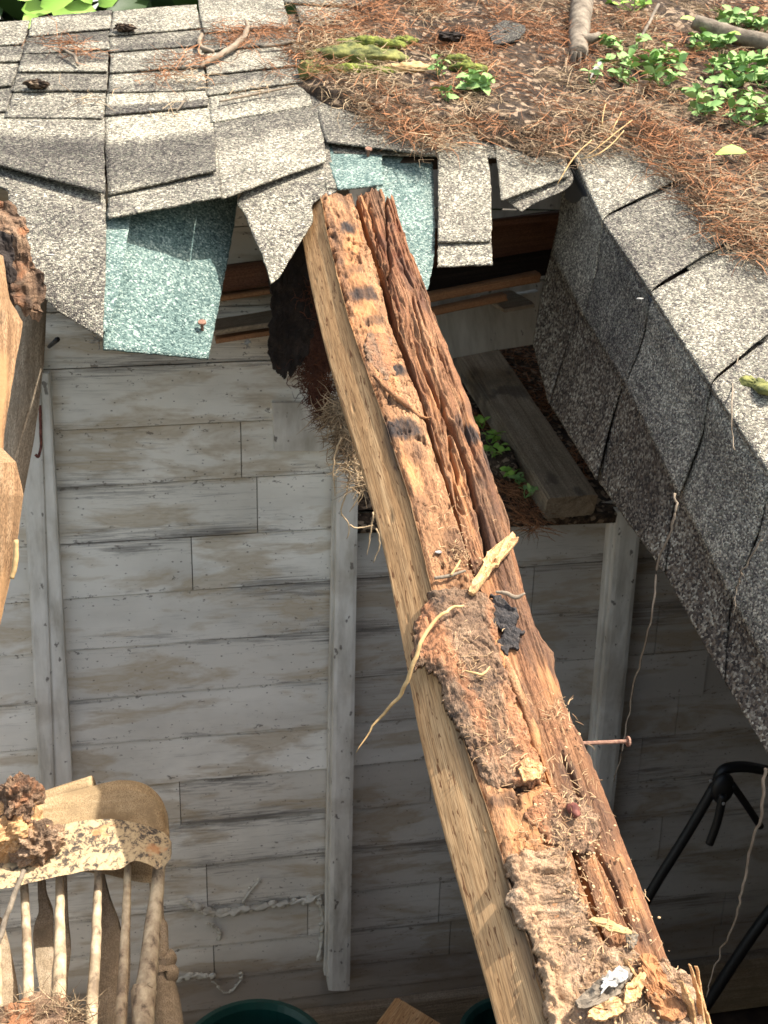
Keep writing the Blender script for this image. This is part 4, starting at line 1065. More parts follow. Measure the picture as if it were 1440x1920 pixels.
pslab('block', [(-60, 31, 866, 1.05), (-60, 43, 930, 1.04), (-60, 34, 1000, 1.03), (-60, 20, 1080, 1.02), (-60, 6, 1150, 1.01), (-60, -10, 1220, 1.0)], .05, 'wood_left', 'short weathered block end', 13)
V = []
# rotten head: torn sheets of dark bark
def rag(name, px, mat, parent, sd, Yd, amp=.012, th=.003, label=None):
    P = [[onY(a, b, Yd + dy), onY(c, d, Yd + dy)] for a, b, c, d, dy in px]
    G = np.swapaxes(catmull(np.swapaxes(catmull(np.array(P), 46), 0, 1), 30), 0, 1)
    G = G + (np.stack([fbm(G * 45 + k * 5, sd + k, 4) for k in range(3)], -1) - .5) * amp * 2
    G[..., 1] += (ridge(G * np.array([120, 120, 14]), sd, 3) - .5) * amp * .8
    G[-1, :, 2] += (fbm(G[-1] * 170, sd, 2) - .5) * .035
    G[:, -1, 0] += (fbm(G[:, -1] * 120, sd + 4, 2) - .5) * .012
    V, f = sheet(G, th, .001, 0, sd)
    dk = sst(fbm(V * np.array([60, 60, 20]), sd, 3), .5, .7) * .6
    o = mesh(name, V, f, M[mat], parent, False, {'dark': dk, 'tone': dk * 0})
    if label: o['label'] = label
    return o
rag('rotten_bark', [(-30, 365, 22, 380, .02), (-30, 440, 48, 440, 0), (-30, 500, 75, 530, -.02), (-20, 560, 70, 590, -.03)], 'bark', lr, 5, 1.33, .012, label='dark brown rotten bark')
rag('rotten_bark', [(-30, 430, 20, 440, .0), (-30, 480, 30, 490, -.01), (-20, 520, 32, 530, -.02)], 'wood_black', lr, 15, 1.30, .010, label='black rotten bark')
stick('pale_strip', [onY(30, 1012, 1.0), onY(29, 1055, .995), onY(22, 1085, .99)], [.0022, .0028, .0022], 'pale yellow splinter hanging at the left rafter end', 'splinter', 'straw', 14)
stick('red_cable', [onY(75, 760, 1.66), onY(76, 800, 1.66), onY(77, 835, 1.66), onY(72, 856, 1.65), onY(66, 852, 1.65)], .0022, 'short dark red cable hooked behind the left rafter', 'cable', 'darkred', 20)
stick('black_screw', [onY(92, 650, 1.7), onY(108, 636, 1.66)], [.003, .004], 'black screw standing out of the wall near the curled shingle', 'screw', 'black', 4)

# ================================================================== framing under the eave
def plank_px(name, a, b, hpx, Yd, depth, mat, label, cat, group=None, sd=0):
    """front face runs from a to b (photo points of its upper edge) at distance Yd; hpx = photo height"""
    A, B = onY(*a, Yd), onY(*b, Yd); H = abs(onY(a[0], a[1] + hpx, Yd)[2] - A[2])
    A2, B2 = A + np.array([0, depth, 0]), B + np.array([0, depth, 0])
    o = beam(name, A2, B2, (0, -depth, 0), H, M[mat], None, 80, 8, 6, .0015, .002, None, sd, .004)
    return tag(o, label, cat, group)
plank_px('framing_board', (380, 508), (600, 478), 46, 1.70, .03, 'wood_brown', 'dark reddish framing board high behind the teal flap, left of the rafter', 'board', sd=2)
plank_px('framing_board', (380, 560), (600, 530), 9, 1.695, .03, 'wood_orange', 'thin orange batten under the dark reddish framing board', 'batten', sd=3)
plank_px('framing_board', (401, 618), (600, 588), 14, 1.66, .11, 'wood_grey', 'broken grey topped board with torn tan front edge, left of the rafter', 'board', sd=4)
plank_px('framing_board', (404, 634), (600, 604), 13, 1.665, .10, 'wood_orange', 'orange board directly under the broken grey topped board', 'board', sd=5)
plank_px('framing_board', (760, 440), (1060, 395), 70, 1.92, .03, 'wood_brown', 'very dark framing board in the gap under the hanging tab', 'board', sd=6)
plank_px('framing_board', (770, 558), (1012, 512), 17, 1.83, .03, 'wood_orange', 'upper orange batten right of the rafter under the hanging tab', 'batten', sd=7)
plank_px('framing_board', (770, 588), (950, 552), 13, 1.86, .03, 'wood_orange', 'lower orange batten right of the rafter', 'batten', sd=8)
plank_px('framing_board', (770, 480), (1050, 440), 74, 2.0, .02, 'wood_black', 'black board behind the orange battens', 'board', sd=9)
plank_px('framing_board', (900, 415), (1050, 400), 14, 1.84, .03, 'wood_brown', 'dark brown batten high beside the hanging tab', 'batten', sd=10)
plank_px('grey_batten_end', (946, 578), (1003, 568), 10, 1.86, .16, 'wood_grey', 'short grey board end with split tip near the shaded shingles', 'board', sd=11)
plank_px('pale_beam', (700, 600), (1010, 545), 100, 2.1, .03, 'trim', 'pale plain beam in shade behind the orange battens', 'beam', sd=12)
# rotten sheath hanging left of the rafter head
rs = empty('rotten_fascia', onY(560, 560, 1.62), 'black rotten board hanging in rags left of the rafter head', 'rotten board')
rag('sheet', [(512, 470, 600, 420, 0), (508, 540, 600, 540, 0), (506, 600, 596, 600, -.01), (500, 660, 580, 650, -.01), (520, 700, 560, 690, -.012)], 'wood_black', rs, 31, 1.62, .010)
rag('sheet', [(545, 400, 625, 380, 0), (550, 480, 635, 470, .0), (560, 560, 640, 560, 0), (565, 640, 650, 640, .0), (575, 690, 655, 700, .0)], 'fiber', rs, 41, 1.66, .010)
sp = []
for (x, y, s_, c) in ((592, 700, .013, 520), (585, 660, .016, 320), (600, 745, .010, 420), (606, 780, .006, 160), (615, 640, .014, 300), (600, 560, .016, 200)):
    sp.append((onY(x, y, 1.62), s_, c, (0, -1, .2), None))
needles('rotten_fibres', sp, 'root', 'reddish brown rotten fibres dangling left of the rafter', 'fibres', (.008, .026), .0007, .8)
bpy.data.objects['rotten_fibres'].data.materials[0] = M['fiber']
for k, (x, y, r0) in enumerate(((583, 728, .006), (592, 745, .005), (570, 700, .005))):
    V, f = blob(onY(x, y, 1.62), (r0, r0, r0 * .8), 12, 8, .5, k)
    tag(mesh('bark_crumb', V, f, M['wood_black'], None, False, {'dark': np.zeros(len(V)), 'tone': np.zeros(len(V))}), ['largest dark crumb dangling below the rotten board', 'lowest dark crumb dangling below the rotten board', 'dark crumb nearest the black rag tip, highest of three'][k], 'crumb', 'dark crumbs below the rotten board')
# lint / spider fluff
def fluff(x, y, Yd, r0, label, sd):
    mb = MB(); c = onY(x, y, Yd)
    for k in range(16):
        d = rng.normal(size=3); d /= np.linalg.norm(d); d[1] *= .3
        V, f = tube([c, c + d * r0 * .6 + rng.normal(size=3) * r0 * .2, c + d * r0 * 1.1], [.0006, .0008, .0003], 6, 4); mb.add(V, f)
    V, f = blob(c, (r0 * .35, r0 * .3, r0 * .3), 10, 6, .5, sd); mb.add(V, f)
    tag(mb.build('web_fluff', M['lint'], None), label, 'fluff')
fluff(462, 645, 1.62, .008, 'white web fluff below the orange board', 1)
fluff(183, 640, 1.34, .010, 'grey web fluff at the tip of the curled shingle', 2)

# loose 2x4 on the ledge
def ledgeP(px, py, lift=0.0):
    r = ray(px, py)              # plane z = -.675+(y-1.72)*.27 + lift
    return r * ((-.675 - 1.72 * .27 + lift) / (r[2] - .27 * r[1]))
A = ledgeP(800, 612, .075); A2 = ledgeP(842, 606, .075); B = ledgeP(1028, 934, .055); B2 = ledgeP(1114, 914, .055)
tim = empty('loose_timber', ledgeP(1060, 960), 'loose grey timber lying on the ledge beside the rafter, square cut end toward the viewer', 'timber')
beam('timber', A * .35 + A2 * .65 - (B - A) * 0, B, B2 - B, .047, M['wood_grey'], tim, 160, 24, 12, .0012, .003, lambda V, L: sst(fbm(V * np.array([30, 20, 30]), 3, 3), .6, .75) * .5, 21, .0015)

# needles spilling left of the rafter, held between it and the wall
sp = []
for (x, y, s_, c, Yd) in ((652, 810, .014, 360, 1.46), (670, 860, .012, 260, 1.42), (636, 775, .014, 260, 1.48), (685, 905, .010, 120, 1.38)):
    sp.append((onY(x, y, Yd), s_, c, (-.4, -.5, .8), None))
needles('needle_litter', sp, 'needle_pale', 'pale pine needles spilling out left of the rafter', 'needles', (.014, .04), .0006)
V, f = blob(onY(668, 800, 1.55), (.030, .05, .05), 26, 18, .3, 4, 5)
tag(mesh('litter_clump', V, f, M['soil'], None, True), 'clump of rotted litter wedged between rafter and wall', 'litter', None, 'stuff')
mb = MB()
for k, (pts) in enumerate([[(655, 880), (650, 920), (640, 960), (655, 985), (650, 1010)], [(700, 960), (695, 1000), (688, 1040)], [(640, 820), (625, 870), (628, 930)], [(690, 905), (665, 945), (655, 960)], [(655, 985), (672, 990), (700, 985)], [(705, 990), (712, 1020), (700, 1055)]]):
    V, f = tube([onY(x, y, 1.42) for x, y in pts], [.0014, .0012, .0006], 16, 5, .003, k); mb.add(V, f, .9)
tag(mb.build('hanging_rootlets', M['needle_pale'], None), 'thin pale rootlets dangling from the needles left of the rafter', 'rootlets', None, 'stuff')
# litter between the rafter and the loose timber, on the ledge
sp = []
for (x, y, s_, c) in ((905, 790, .016, 160), (940, 850, .016, 200), (965, 920, .014, 200), (985, 960, .012, 160), (980, 740, .05, 200), (960, 660, .05, 200), (1060, 860, .03, 140), (1010, 760, .04, 160), (1000, 990, .010, 60)):
    sp.append((ledgeP(x, y, .012), s_, c, (0, -.3, 1), None))
needles('ledge_needles', sp, 'needle', 'dry needles on the ledge between the rafter and the shaded shingles', 'needles', (.02, .05), .0006)
V, f = blob(ledgeP(925, 850, .01), (.030, .12, .030), 26, 18, .3, 9, 5)
tag(mesh('litter_clump', V, f, M['soil'], None, True), 'ridge of rotted litter right of the rafter under the green seedlings', 'litter', None, 'stuff')

# ================================================================== plants
def leafmesh(mb, base, d, n, L, W, tone):
    d = d / np.linalg.norm(d); n = n - d * (n @ d); n /= np.linalg.norm(n) + 1e-9; s_ = np.cross(d, n)
    prof = [(0, 0), (.18, .6), (.42, 1.0), (.7, .72), (1, 0)]
    mid = [base + d * L * t - n * (t * t) * L * .22 for t, _ in prof]
    v = []; f = []
    for (t, wv), m_ in zip(prof, mid):
        v += [m_ - s_ * W * wv * .5 + n * W * .14 * wv, m_, m_ + s_ * W * wv * .5 + n * W * .14 * wv]
    for k in range(4):
        a = k * 3; f += [[a, a + 1, a + 4, a + 3], [a + 1, a + 2, a + 5, a + 4]]
    mb.add(v, f, np.clip(tone + rng.normal() * .12, 0, 1))
def plant(px, h0, name, label, mat='leaf', nleaf=14, L=.018, spread=.02, ht=.02, group='green seedlings growing in the roof litter', base=None, nst=4):
    b0 = onR(px[0], px[1], h0) if base is None else base
    t = empty(name, b0, label, 'plant', group)
    st = MB(); lf = MB(); up = np.array([0, -.25, 1.0])
    for k in range(nst):
        off = np.array([rng.normal() * spread, rng.normal() * spread * .7, 0]); tipp = b0 + off + up * ht * (.5 + rng.random())
        V, f = tube([b0 - up * .004, b0 + off * .8 + up * ht * .4, tipp], [.0012, .0009, .0007], 6, 5); st.add(V, f, .3)
        m_ = max(2, nleaf // nst)
        for j in range(m_):
            a = j * 2.4 + rng.random(); pos = (b0 + off * .8) * (1 - j / m_) + tipp * (j / m_)
            d = np.array([math.cos(a), math.sin(a), .35]); leafmesh(lf, tipp if j > m_ - 3 else pos + up * ht * .3 + rng.normal(size=3) * .003, d + rng.normal(size=3) * .3, up + rng.normal(size=3) * .55, L * (.7 + .6 * rng.random()), L * .72, .5)
    st.build('stem', M[mat], t); lf.build('foliage', M[mat], t)
    return t
seed = [((893, 172), 'pale green seedling, fullest of those on the moss above the teal flap', 26, .024, .016), ((822, 140), 'small seedling left of the fullest one on the moss', 9, .015, .008), ((842, 188), 'small two leaf seedling just under the moss lump', 7, .016, .006),
        ((1170, 95), 'seedling patch just right of the upright stick', 22, .018, .02), ((1215, 130), 'broad pale seedling patch right of the upright stick, lower half', 34, .022, .025), ((1240, 160), 'seedling patch low beside the broad pale one', 18, .018, .02),
        ((1110, 155), 'tiny sprout at the foot of the upright stick', 5, .014, .005), ((1290, 95), 'thin seedlings between the stick and the dark branch', 14, .016, .02), ((1320, 215), 'seedling patch above the bare litter at the right', 22, .018, .02),
        ((1360, 50), 'seedling patch above the dark branch at top right', 22, .02, .02), ((1345, 90), 'seedlings under the dark branch', 26, .02, .02), ((1390, 130), 'tall seedling patch at the right margin under the branch', 40, .022, .03),
        ((1395, 200), 'dense seedling patch at the right margin, lower part', 40, .022, .028), ((1425, 160), 'blue green seedlings cut by the right margin', 30, .022, .025), ((1310, 185), 'small seedlings in front of the dense right patch', 12, .016, .015)]
seed += [((1410, 235), 'lowest seedling patch at the right margin above the hay', 26, .02, .022), ((1372, 165), 'seedling patch left of the blue green ones', 30, .02, .02),
         ((1335, 140), 'seedlings below the middle of the dark branch', 20, .018, .018), ((1425, 60), 'seedlings at the top right corner beyond the branch', 30, .022, .025),
         ((1255, 115), 'sparse seedlings right of the broad pale patch', 14, .016, .02), ((1180, 155), 'low seedlings under the broad pale patch', 14, .016, .015)]
for (p, lb, nl, L_, spd) in seed: plant(p, .026, 'seedling', lb, 'leaf', int(nl * 1.6), L_ * 1.0, spd * 1.2, .018, nst=max(3, nl // 4))
plant((1190, 18), .03, 'seedling', 'brownish green weed at the top edge beside the stick', 'leaf_lime', 22, .02, .03, .02, nst=5)
def lone(px, h0, L_, W_, d, label, mat='leaf_lime'):
    mb = MB(); p = onR(px[0], px[1], h0); leafmesh(mb, p, np.array(d, float), np.array([0, -.5, 1.0]), L_, W_, .6)
    tag(mb.build('fallen_leaf', M[mat], None), label, 'leaf')
lone((1275, 35), .045, .05, .02, (1, .1, .1), 'bright lime leaf lying above the dark branch')
lone((1400, 285), .04, .05, .028, (-1, -.1, .1), 'crinkled pale green leaf at right above the shaded shingle')
lone((1360, 65), .05, .03, .022, (.3, -.5, .1), 'bright lime leaf right of the branch tip')
# seedlings on the ledge, in the strip of sun
for k, (x, y, nl, L_) in enumerate(((905, 800, 10, .016), (920, 830, 14, .018), (930, 855, 12, .018), (945, 890, 10, .015), (975, 905, 14, .014), (985, 930, 10, .012))):
    plant(None, 0, 'clover_sprout', ['lime clover sprout, topmost of those right of the rafter', 'lime clover leaves beside the black split of the rafter', 'brightest lime clover just right of the rafter', 'lime clover lower on the litter ridge', 'dark green clover in shade beside the loose timber', 'lowest dark clover near the timber end'][k],
          'leaf_lime' if k < 4 else 'leaf', nl, L_, .010, .012, 'clover sprouts beside the rafter', ledgeP(x, y, .045 if k < 4 else .03), 4)

# ================================================================== litter on the roof
nu, nv = 220, 120
Ux, Vy = np.meshgrid(np.linspace(0, 1, nu), np.linspace(0, 1, nv))
# outline in photo space: lower boundary of litter as function of x
lowx = [540, 560, 600, 640, 700, 760, 815, 870, 925, 985, 1050, 1120, 1200, 1260, 1290, 1340, 1400, 1500, 1700]
lowy = [150, 168, 190, 205, 232, 262, 282, 250, 268, 290, 300, 290, 280, 330, 375, 410, 480, 560, 760]
upx = [540, 600, 700, 800, 1000, 1200, 1700]; upy = [120, 70, 20, -30, -120, -160, -160]
def litter():
    nx, ny = 420, 230
    xs = np.linspace(545, 1700, nx); yl = np.interp(xs, lowx, lowy); yu = np.interp(xs, upx, upy)
    t = np.linspace(0, 1, ny)
    P = np.zeros((ny, nx, 3))
    a = np.array([onR(x, y) for x, y in zip(xs, yl)]); b = np.array([onR(x, y) for x, y in zip(xs, yu)])
    P = a[None] * (1 - t[:, None, None]) + b[None] * t[:, None, None]
    wob = (fbm(a * 30, 3, 4) - .5) * .05; P[..., 1] += wob[None] * (1 - t[:, None]) ** 4; P[..., 2] += wob[None] * (1 - t[:, None]) ** 4 * .473
    hgt = .004 + .020 * sst(t, 0, .06)[:, None] * (.4 + fbm(P * 9, 7, 2)) + (fbm(P * 55, 9, 4) - .5) * .014
    fade = sst((xs - 545)[None] + 60 * (fbm(P * 25, 11, 2) - .5), 0, 60); hgt = hgt * fade - .01 * (1 - fade)
    P = P + RN * hgt[..., None]
    V, f = sheet(P[::-1], .012)
    return tag(mesh('litter', V, f, M['soil'], None, True), 'brown mat of rotted leaves and needles covering the upper right of the roof', 'leaf litter', None, 'stuff')
litter()
sp = []; sp2 = []
for k in range(400):
    x = rng.uniform(580, 1660); y = rng.uniform(-40, 480)
    lim = np.interp(x, lowx, lowy); 
    if y > lim - 8: continue
    p = onR(x, y, .026)
    (sp if rng.random() < .62 else sp2).append((p, .022, int(62 if y < 130 else 36), RN, None))
for (x, y, c) in ((120, 80, 40), (155, 100, 24), (300, 140, 30), (330, 120, 30), (350, 150, 20), (440, 80, 60), (480, 60, 60), (520, 60, 50), (510, 130, 20), (300, 210, 10), (460, 170, 14), (600, 60, 80), (650, 45, 80), (170, 190, 10), (420, 60, 50), (370, 110, 30), (560, 100, 60)):
    (sp if y < 150 else sp2).append((onR(x, y, .009), .016, int(c * 1.3), RN, None))
needles('pine_needles', sp, 'needle', 'orange brown dry pine needles strewn over the roof', 'needles', (.014, .055), .00045, .45)
needles('dry_grass', sp2, 'needle_pale', 'pale dry needles and grass blades among the litter', 'dry grass', (.012, .05), .00045, .6)
# straggly roots at the litter's lower edge and hay at the right
sp = []
for k in range(300):
    x = rng.uniform(640, 1440); lim = np.interp(x, lowx, lowy); y = lim - rng.uniform(0, 70)
    sp.append((onR(x, y, .020), .018, 14, RN, None))
needles('root_mat', sp, 'root', 'dense mat of fine brown roots along the lower edge of the litter', 'roots', (.008, .028), .0005, 1.4)
sp = []
for (x, y, c, s_) in ((1400, 370, 120, .03), (1430, 440, 160, .025), (1380, 420, 60, .03), (1340, 360, 70, .02), (1430, 330, 80, .02), (1300, 330, 70, .02)):
    sp.append((onR(x, y, .018), s_, c, RN, 2.6))
needles('hay', sp, 'needle_pale', 'tangle of dry hay at the right margin of the roof', 'hay', (.02, .07), .0006, .6)
# moss lumps
def mosslump(px, r, mat, label, h=.01, sd=0):
    t = onR(px[0], px[1], h); V, f = blob(t, r, 60, 36, .06, sd, 3)
    V = V + (V - t) / (np.linalg.norm(V - t, axis=1, keepdims=True) + 1e-9) * ((fbm(V * 300, sd, 3) - .5) * .007 + (fbm(V * 60, sd + 1, 4) - .5) * .026)[:, None]
    tag(mesh('moss', V, f, M[mat]), label, 'moss')
mosslump((590, 135), (.026, .030, .018), 'moss_dark', 'dull green moss lump at the left tip of the litter', .008, 2)
mosslump((668, 108), (.085, .050, .018), 'moss_dark', 'long dark mossy crust left of the seedlings', .014, 3)
mosslump((675, 133), (.060, .012, .010), 'moss', 'thin strip of bright green moss along the mossy crust', .022, 4)
mosslump((700, 82), (.060, .016, .011), 'moss', 'yellow green moss streak near the top of the litter', .026, 5)
mosslump((880, 127), (.030, .016, .010), 'moss', 'bright yellow green moss cushion above the fullest seedling', .028, 6)
mosslump((855, 112), (.020, .012, .009), 'moss', 'small moss cushion left of the bright one', .026, 7)
mosslump((760, 75), (.020, .010, .007), 'moss', 'small moss fleck near the middle of the litter top', .026, 8)
mosslump((770, 130), (.045, .016, .010), 'straw', 'orange dry moss cushion left of the moss cushions', .022, 9)
mosslump((1415, 720), (.016, .040, .008), 'moss_dark', 'yellowish moss on the right edge shingle', .004, 10)
# branches and sticks on the roof
stick('branch', [onR(1105, -90, .035), onR(1092, 0, .032), onR(1086, 55, .030), onR(1084, 105, .026)], [.024, .0215, .019, .0165], 'thick grey broken stick lying upright at the top of the litter', 'stick', 'stick_dark', 30, .003, 3, 16)
V, f = tube([onR(1090, 75, .036), onR(1112, 72, .040), onR(1122, 66, .042)], [.010, .008, .006], 10, 8, .002, 2)
o = mesh('stub', V, f, M['stick_dark'], bpy.data.objects['branch'])
mb = MB()
for k in range(26):
    x = 1068 + 34 * rng.random(); p = onR(x, 98, .012 + .03 * rng.random()); splin = onR(x + rng.normal() * 4, 118 + 26 * rng.random(), .012)
    V, f = tube([p, splin], [.0035, .0008], 4, 5); mb.add(V, f)
mb.build('torn_end', M['stick_dark'], bpy.data.objects['branch'], False)
loose_chip([(1112, 130), (1125, 112), (1128, 125), (1112, 140), (1106, 148)], .002, 'white_dropping', 'white flake at the foot of the thick stick', 'flake', M['lint'], .034, 31)
stick('branch', [onR(1300, 40, .05), onR(1340, 55, .045), onR(1390, 70, .04), onR(1480, 90, .045)], [.012, .015, .015, .017], 'dark mossy branch lying across the seedlings at top right', 'branch', 'stick_dark', 30, .004, 6, 12)
stick('branch', [onR(1235, 10, .04), onR(1210, 55, .035), onR(1185, 100, .03)], [.003, .003, .002], 'thin dark twig slanting beside the seedlings', 'twig', 'stick_dark', 14, .004, 7)
stick('twig', [onR(463, 38, .012), onR(462, 62, .012), onR(440, 85, .010), (onR(415, 102, .01)), onR(385, 118, .008), onR(375, 125, .008)], [.003, .0045, .0055, .005, .0035, .002], 'crooked brown twig on the third shingle column', 'twig', 'stick', 30, .004, 8)
stick('twig', [onR(490, 88, .008), onR(530, 82, .010), onR(568, 76, .010)], [.0025, .003, .002], 'short dark twig left of the moss', 'twig', 'stick_dark', 12, .003, 9)
stick('twig', [onR(378, 65, .01), onR(374, 85, .012), onR(400, 97, .012)], [.003, .004, .003], 'curled twig at the left end of the crooked twig', 'twig', 'stick', 12, .003, 10)
stick('twig', [onR(410, 190, .008), onR(470, 178, .008), onR(550, 162, .010)], [.0015, .0022, .0012], 'straight grey twig across the third shingle column', 'twig', 'stick', 12, .002, 11)
stick('twig', [onR(115, 92, .010), onR(138, 105, .012), onR(146, 122, .008)], [.002, .003, .002], 'small forked twig among needles on the left column', 'twig', 'stick_dark', 12, .003, 12)
stick('twig', [onR(348, 185, .010), onR(330, 210, .006)], [.002, .001], 'dark needle sheath pointing down on the second column', 'twig', 'stick_dark', 8, .002, 13)
for (x, y, r0, lb) in ((235, 52, .012, 'dry curled leaf at the top of the second column'), (70, 158, .012, 'brown crumpled clump on the left column'), (845, 70, .016, 'black rotten lump high in the litter')):
    V, f = blob(onR(x, y, .01 if x < 600 else .035), (r0 * 1.4, r0 * .8, r0 * .5), 30, 20, .6, x, 8)
    tag(mesh('litter_lump', V, f, M['soil'] if x < 600 else M['wood_black'], None, False, {'dark': np.zeros(len(V)), 'tone': np.zeros(len(V))}), lb, 'litter lump')
loose_chip([(915, 60), (945, 38), (985, 50), (970, 72), (930, 82)], .003, 'shingle_scrap', 'grey shingle scrap half buried high in the litter', 'shingle scrap', M['shingle'], .034, 33, tilt=.002)
for k, (a, b, c_) in enumerate((((1110, 262), (1080, 290), (1045, 345)), ((1170, 245), (1130, 285), (1085, 300)), ((1185, 225), (1140, 262), (1095, 296)), ((1135, 195), (1130, 225), (1128, 250)), ((1165, 210), (1150, 240), (1140, 262)))):
    stick('grass_blade', [onR(*a, .04), onR(*b, .036), onR(*c_, .02)], [.0007, .001, .0006], ['long dry blade pointing down at the corner of the hole', 'greenish needle fan over the top right shingle, lowest', 'greenish needle in the fan above the lowest', 'short orange needle upright above the fan', 'orange needle leaning beside the upright one'][k], 'grass blade', 'straw', 10, .002, k)
# pale bits on the shingles
mb = MB()
for (x, y) in ((185, 345), (68, 227), (175, 186), (32, 186), (285, 205), (648, 256), (95, 478), (1200, 560), (600, 335), (555, 38), (578, 33), (70, 238)):
    V, f = blob(onR(x, y, .008), (.005, .0022, .0012), 8, 5, .4, x); mb.add(V, f)
tag(mb.build('white_specks', M['lint'], None), 'white bird dropping specks on the shingles', 'specks', None, 'stuff')

# ================================================================== hanging roots at right
stick('hanging_root', [FX(1268, 925, .56), FX(1262, 980, .555), FX(1232, 1065, .55), FX(1222, 1160, .54), FX(1195, 1260, .54), FX(1178, 1340, .54), FX(1165, 1420, .53), FX(1150, 1465, .53)], [.0016, .0015, .0013, .0012, .0010, .0006], 'long thin root hanging from the shaded shingles, left one', 'root', 'stick', 60, .005, 20, 6)
stick('hanging_root', [FX(1436, 1440, .56), FX(1428, 1520, .555), FX(1405, 1600, .55), FX(1390, 1680, .545), FX(1372, 1740, .54), FX(1345, 1800, .54), FX(1325, 1868, .53)], [.0018, .0016, .0014, .0011, .0006], 'long thin root hanging at the lower right margin', 'root', 'stick', 60, .005, 23, 6)
stick('hanging_root', [FX(1425, 1010, .565), FX(1400, 1060, .56), FX(1382, 1100, .56), FX(1378, 1150, .56)], [.0008, .0009, .0005], 'fine root looped on the lower shaded shingle', 'root', 'stick', 30, .006, 26, 5)
stick('hanging_root', [onR(1385, 660, .01), onR(1375, 720, .006), FX(1372, 760, .60), FX(1374, 830, .595), FX(1376, 845, .595)], [.0008, .0009, .0005], 'fine root trailing over the edge of the right shingles', 'root', 'stick', 30, .004, 28, 5)

# ================================================================== background beyond the roof top
bush = empty('bush', (-.2, 2.9, FLZ), 'dark leafy bush beyond the top left edge of the roof', 'bush')
mb = MB()
for k in range(5200):
    p = np.array([rng.uniform(-1.3, 1.2), rng.uniform(2.6, 3.1), rng.uniform(-.7, .9)])
    d = rng.normal(size=3); leafmesh(mb, p, d, rng.normal(size=3) + np.array([0, -.6, .3]), .10 * (.6 + rng.random()), .07, rng.random() * .8)
mb.build('foliage', M['leaf_dark'], bush)
mb = MB()
for k in range(7):
    b_ = np.array([-.6 + k * .3, 2.95, FLZ - .05]); V, f = tube([b_, b_ + np.array([rng.normal() * .1, 0, 1.3]), b_ + np.array([rng.normal() * .3, 0, 2.6])], [.02, .015, .006], 12, 8, .03, k); mb.add(V, f)
mb.build('stem', M['stick_dark'], bush)
bl = empty('leafy_shoot', onY(120, 10, 2.12), 'bright green broad leaved shoot rising behind the top left roof edge', 'plant')
mb = MB()
for (x, y, L_, dx, dz) in ((40, 18, .05, 1, .1), (75, 12, .06, .8, .3), (95, 20, .055, 1, -.2), (105, 4, .06, -.3, 1), (60, 0, .05, -.6, .4), (130, 18, .05, 1, .0), (165, 22, .04, -.8, .2), (185, 12, .05, .6, .5), (172, 8, .05, -.5, .9), (45, 26, .04, .4, -.4)):
    leafmesh(mb, onY(x, y, 2.10 + .03 * rng.random()), np.array([dx, -.2, dz]), np.array([.1, -1, .7]), L_, L_ * .8, .5)
mb.build('foliage', M['leaf_lime'], bl)
V, f = tube([onY(170, 60, 2.2), onY(168, 0, 2.14), onY(172, -40, 2.14)], [.003, .003, .002], 8, 6); mesh('stem', V, f, M['darkred'], bl)

# ================================================================== chair and things at lower left
CY = 1.17
KC = 1.19          # the chair's radii
def cy(x, y, d=0.0): return onY(x, y, CY + d - .17 * max(0, y - 1560) / 330)
ch = empty('wooden_chair', (cy(160, 1900)[0], CY, FLZ), 'old spindle back chair with peeling cream paint on its crest rail, lower left', 'chair')
def slab_px(name, top, bot, d, th, mat, parent, label=None, n=60, bulge=0.0, amp=.0015, sd=0, tilt=.0):
    tp = catmull(np.array([list(p) for p in top], float), n); bt = catmull(np.array([list(p) for p in bot], float), n)
    G = []
    for a, b in zip(tp, bt):
        col = []
        for t in np.linspace(0, 1, 12):
            q = a * (1 - t) + b * t
            col.append(cy(q[0], q[1], d + tilt * (.5 - t) - bulge * math.sin(math.pi * t)))
        G.append(col)
    G = np.array(G).swapaxes(0, 1); G[..., 1] += (fbm(G * 60, sd, 4) - .5) * amp * 2
    nv, nu = G.shape[:2]; B = G.copy(); B[..., 1] += th; Mn = nv * nu
    V = np.concatenate([G.reshape(-1, 3), B.reshape(-1, 3)])
    f = grid_faces(nv, nu, 0, True).tolist() + grid_faces(nv, nu, Mn).tolist()
    for ix, fp in ((list(range(nu)), 1), ([(nv - 1) * nu + j for j in range(nu)], 0), ([k * nu for k in range(nv)], 0), ([k * nu + nu - 1 for k in range(nv)], 1)):
        for a, b in zip(ix[:-1], ix[1:]):
            q = [a, b, b + Mn, a + Mn]; f.append(q if fp else q[::-1])
    o = mesh(name, V, f, M[mat], parent, False, {'dark': np.zeros(len(V)), 'tone': np.zeros(len(V))})
    if label: o['label'] = label
    return o
slab_px('crest_rail', [(-60, 1612), (0, 1598), (60, 1582), (120, 1565), (170, 1557), (215, 1556), (250, 1562), (285, 1572), (308, 1582), (322, 1600)],
        [(-60, 1678), (0, 1668), (60, 1655), (120, 1640), (180, 1632), (222, 1630), (250, 1614), (275, 1618), (300, 1630), (320, 1610)], 0, .022, 'peel', ch, None, 90, .003, .0025, 3, .030)
def spindle(pts, r, mat='spindle', d=.012, name='spindle', label=None):
    V, f = tube([cy(x, y, d) for x, y in pts], [q * KC for q in r], 26, 10, .0015, int(pts[0][0]))
    o = mesh(name, V, f, M[mat], ch, True, {'dark': np.zeros(len(V)), 'tone': np.zeros(len(V))})
    if label: o['label'] = label
spindle([(45, 1650), (48, 1720), (52, 1800), (56, 1950)], [.0042, .0045, .005, .006])
spindle([(112, 1635), (112, 1720), (112, 1800), (108, 1950)], [.004, .0052, .0065, .0075])
spindle([(184, 1625), (182, 1720), (178, 1800), (170, 1950)], [.004, .0048, .0055, .006])
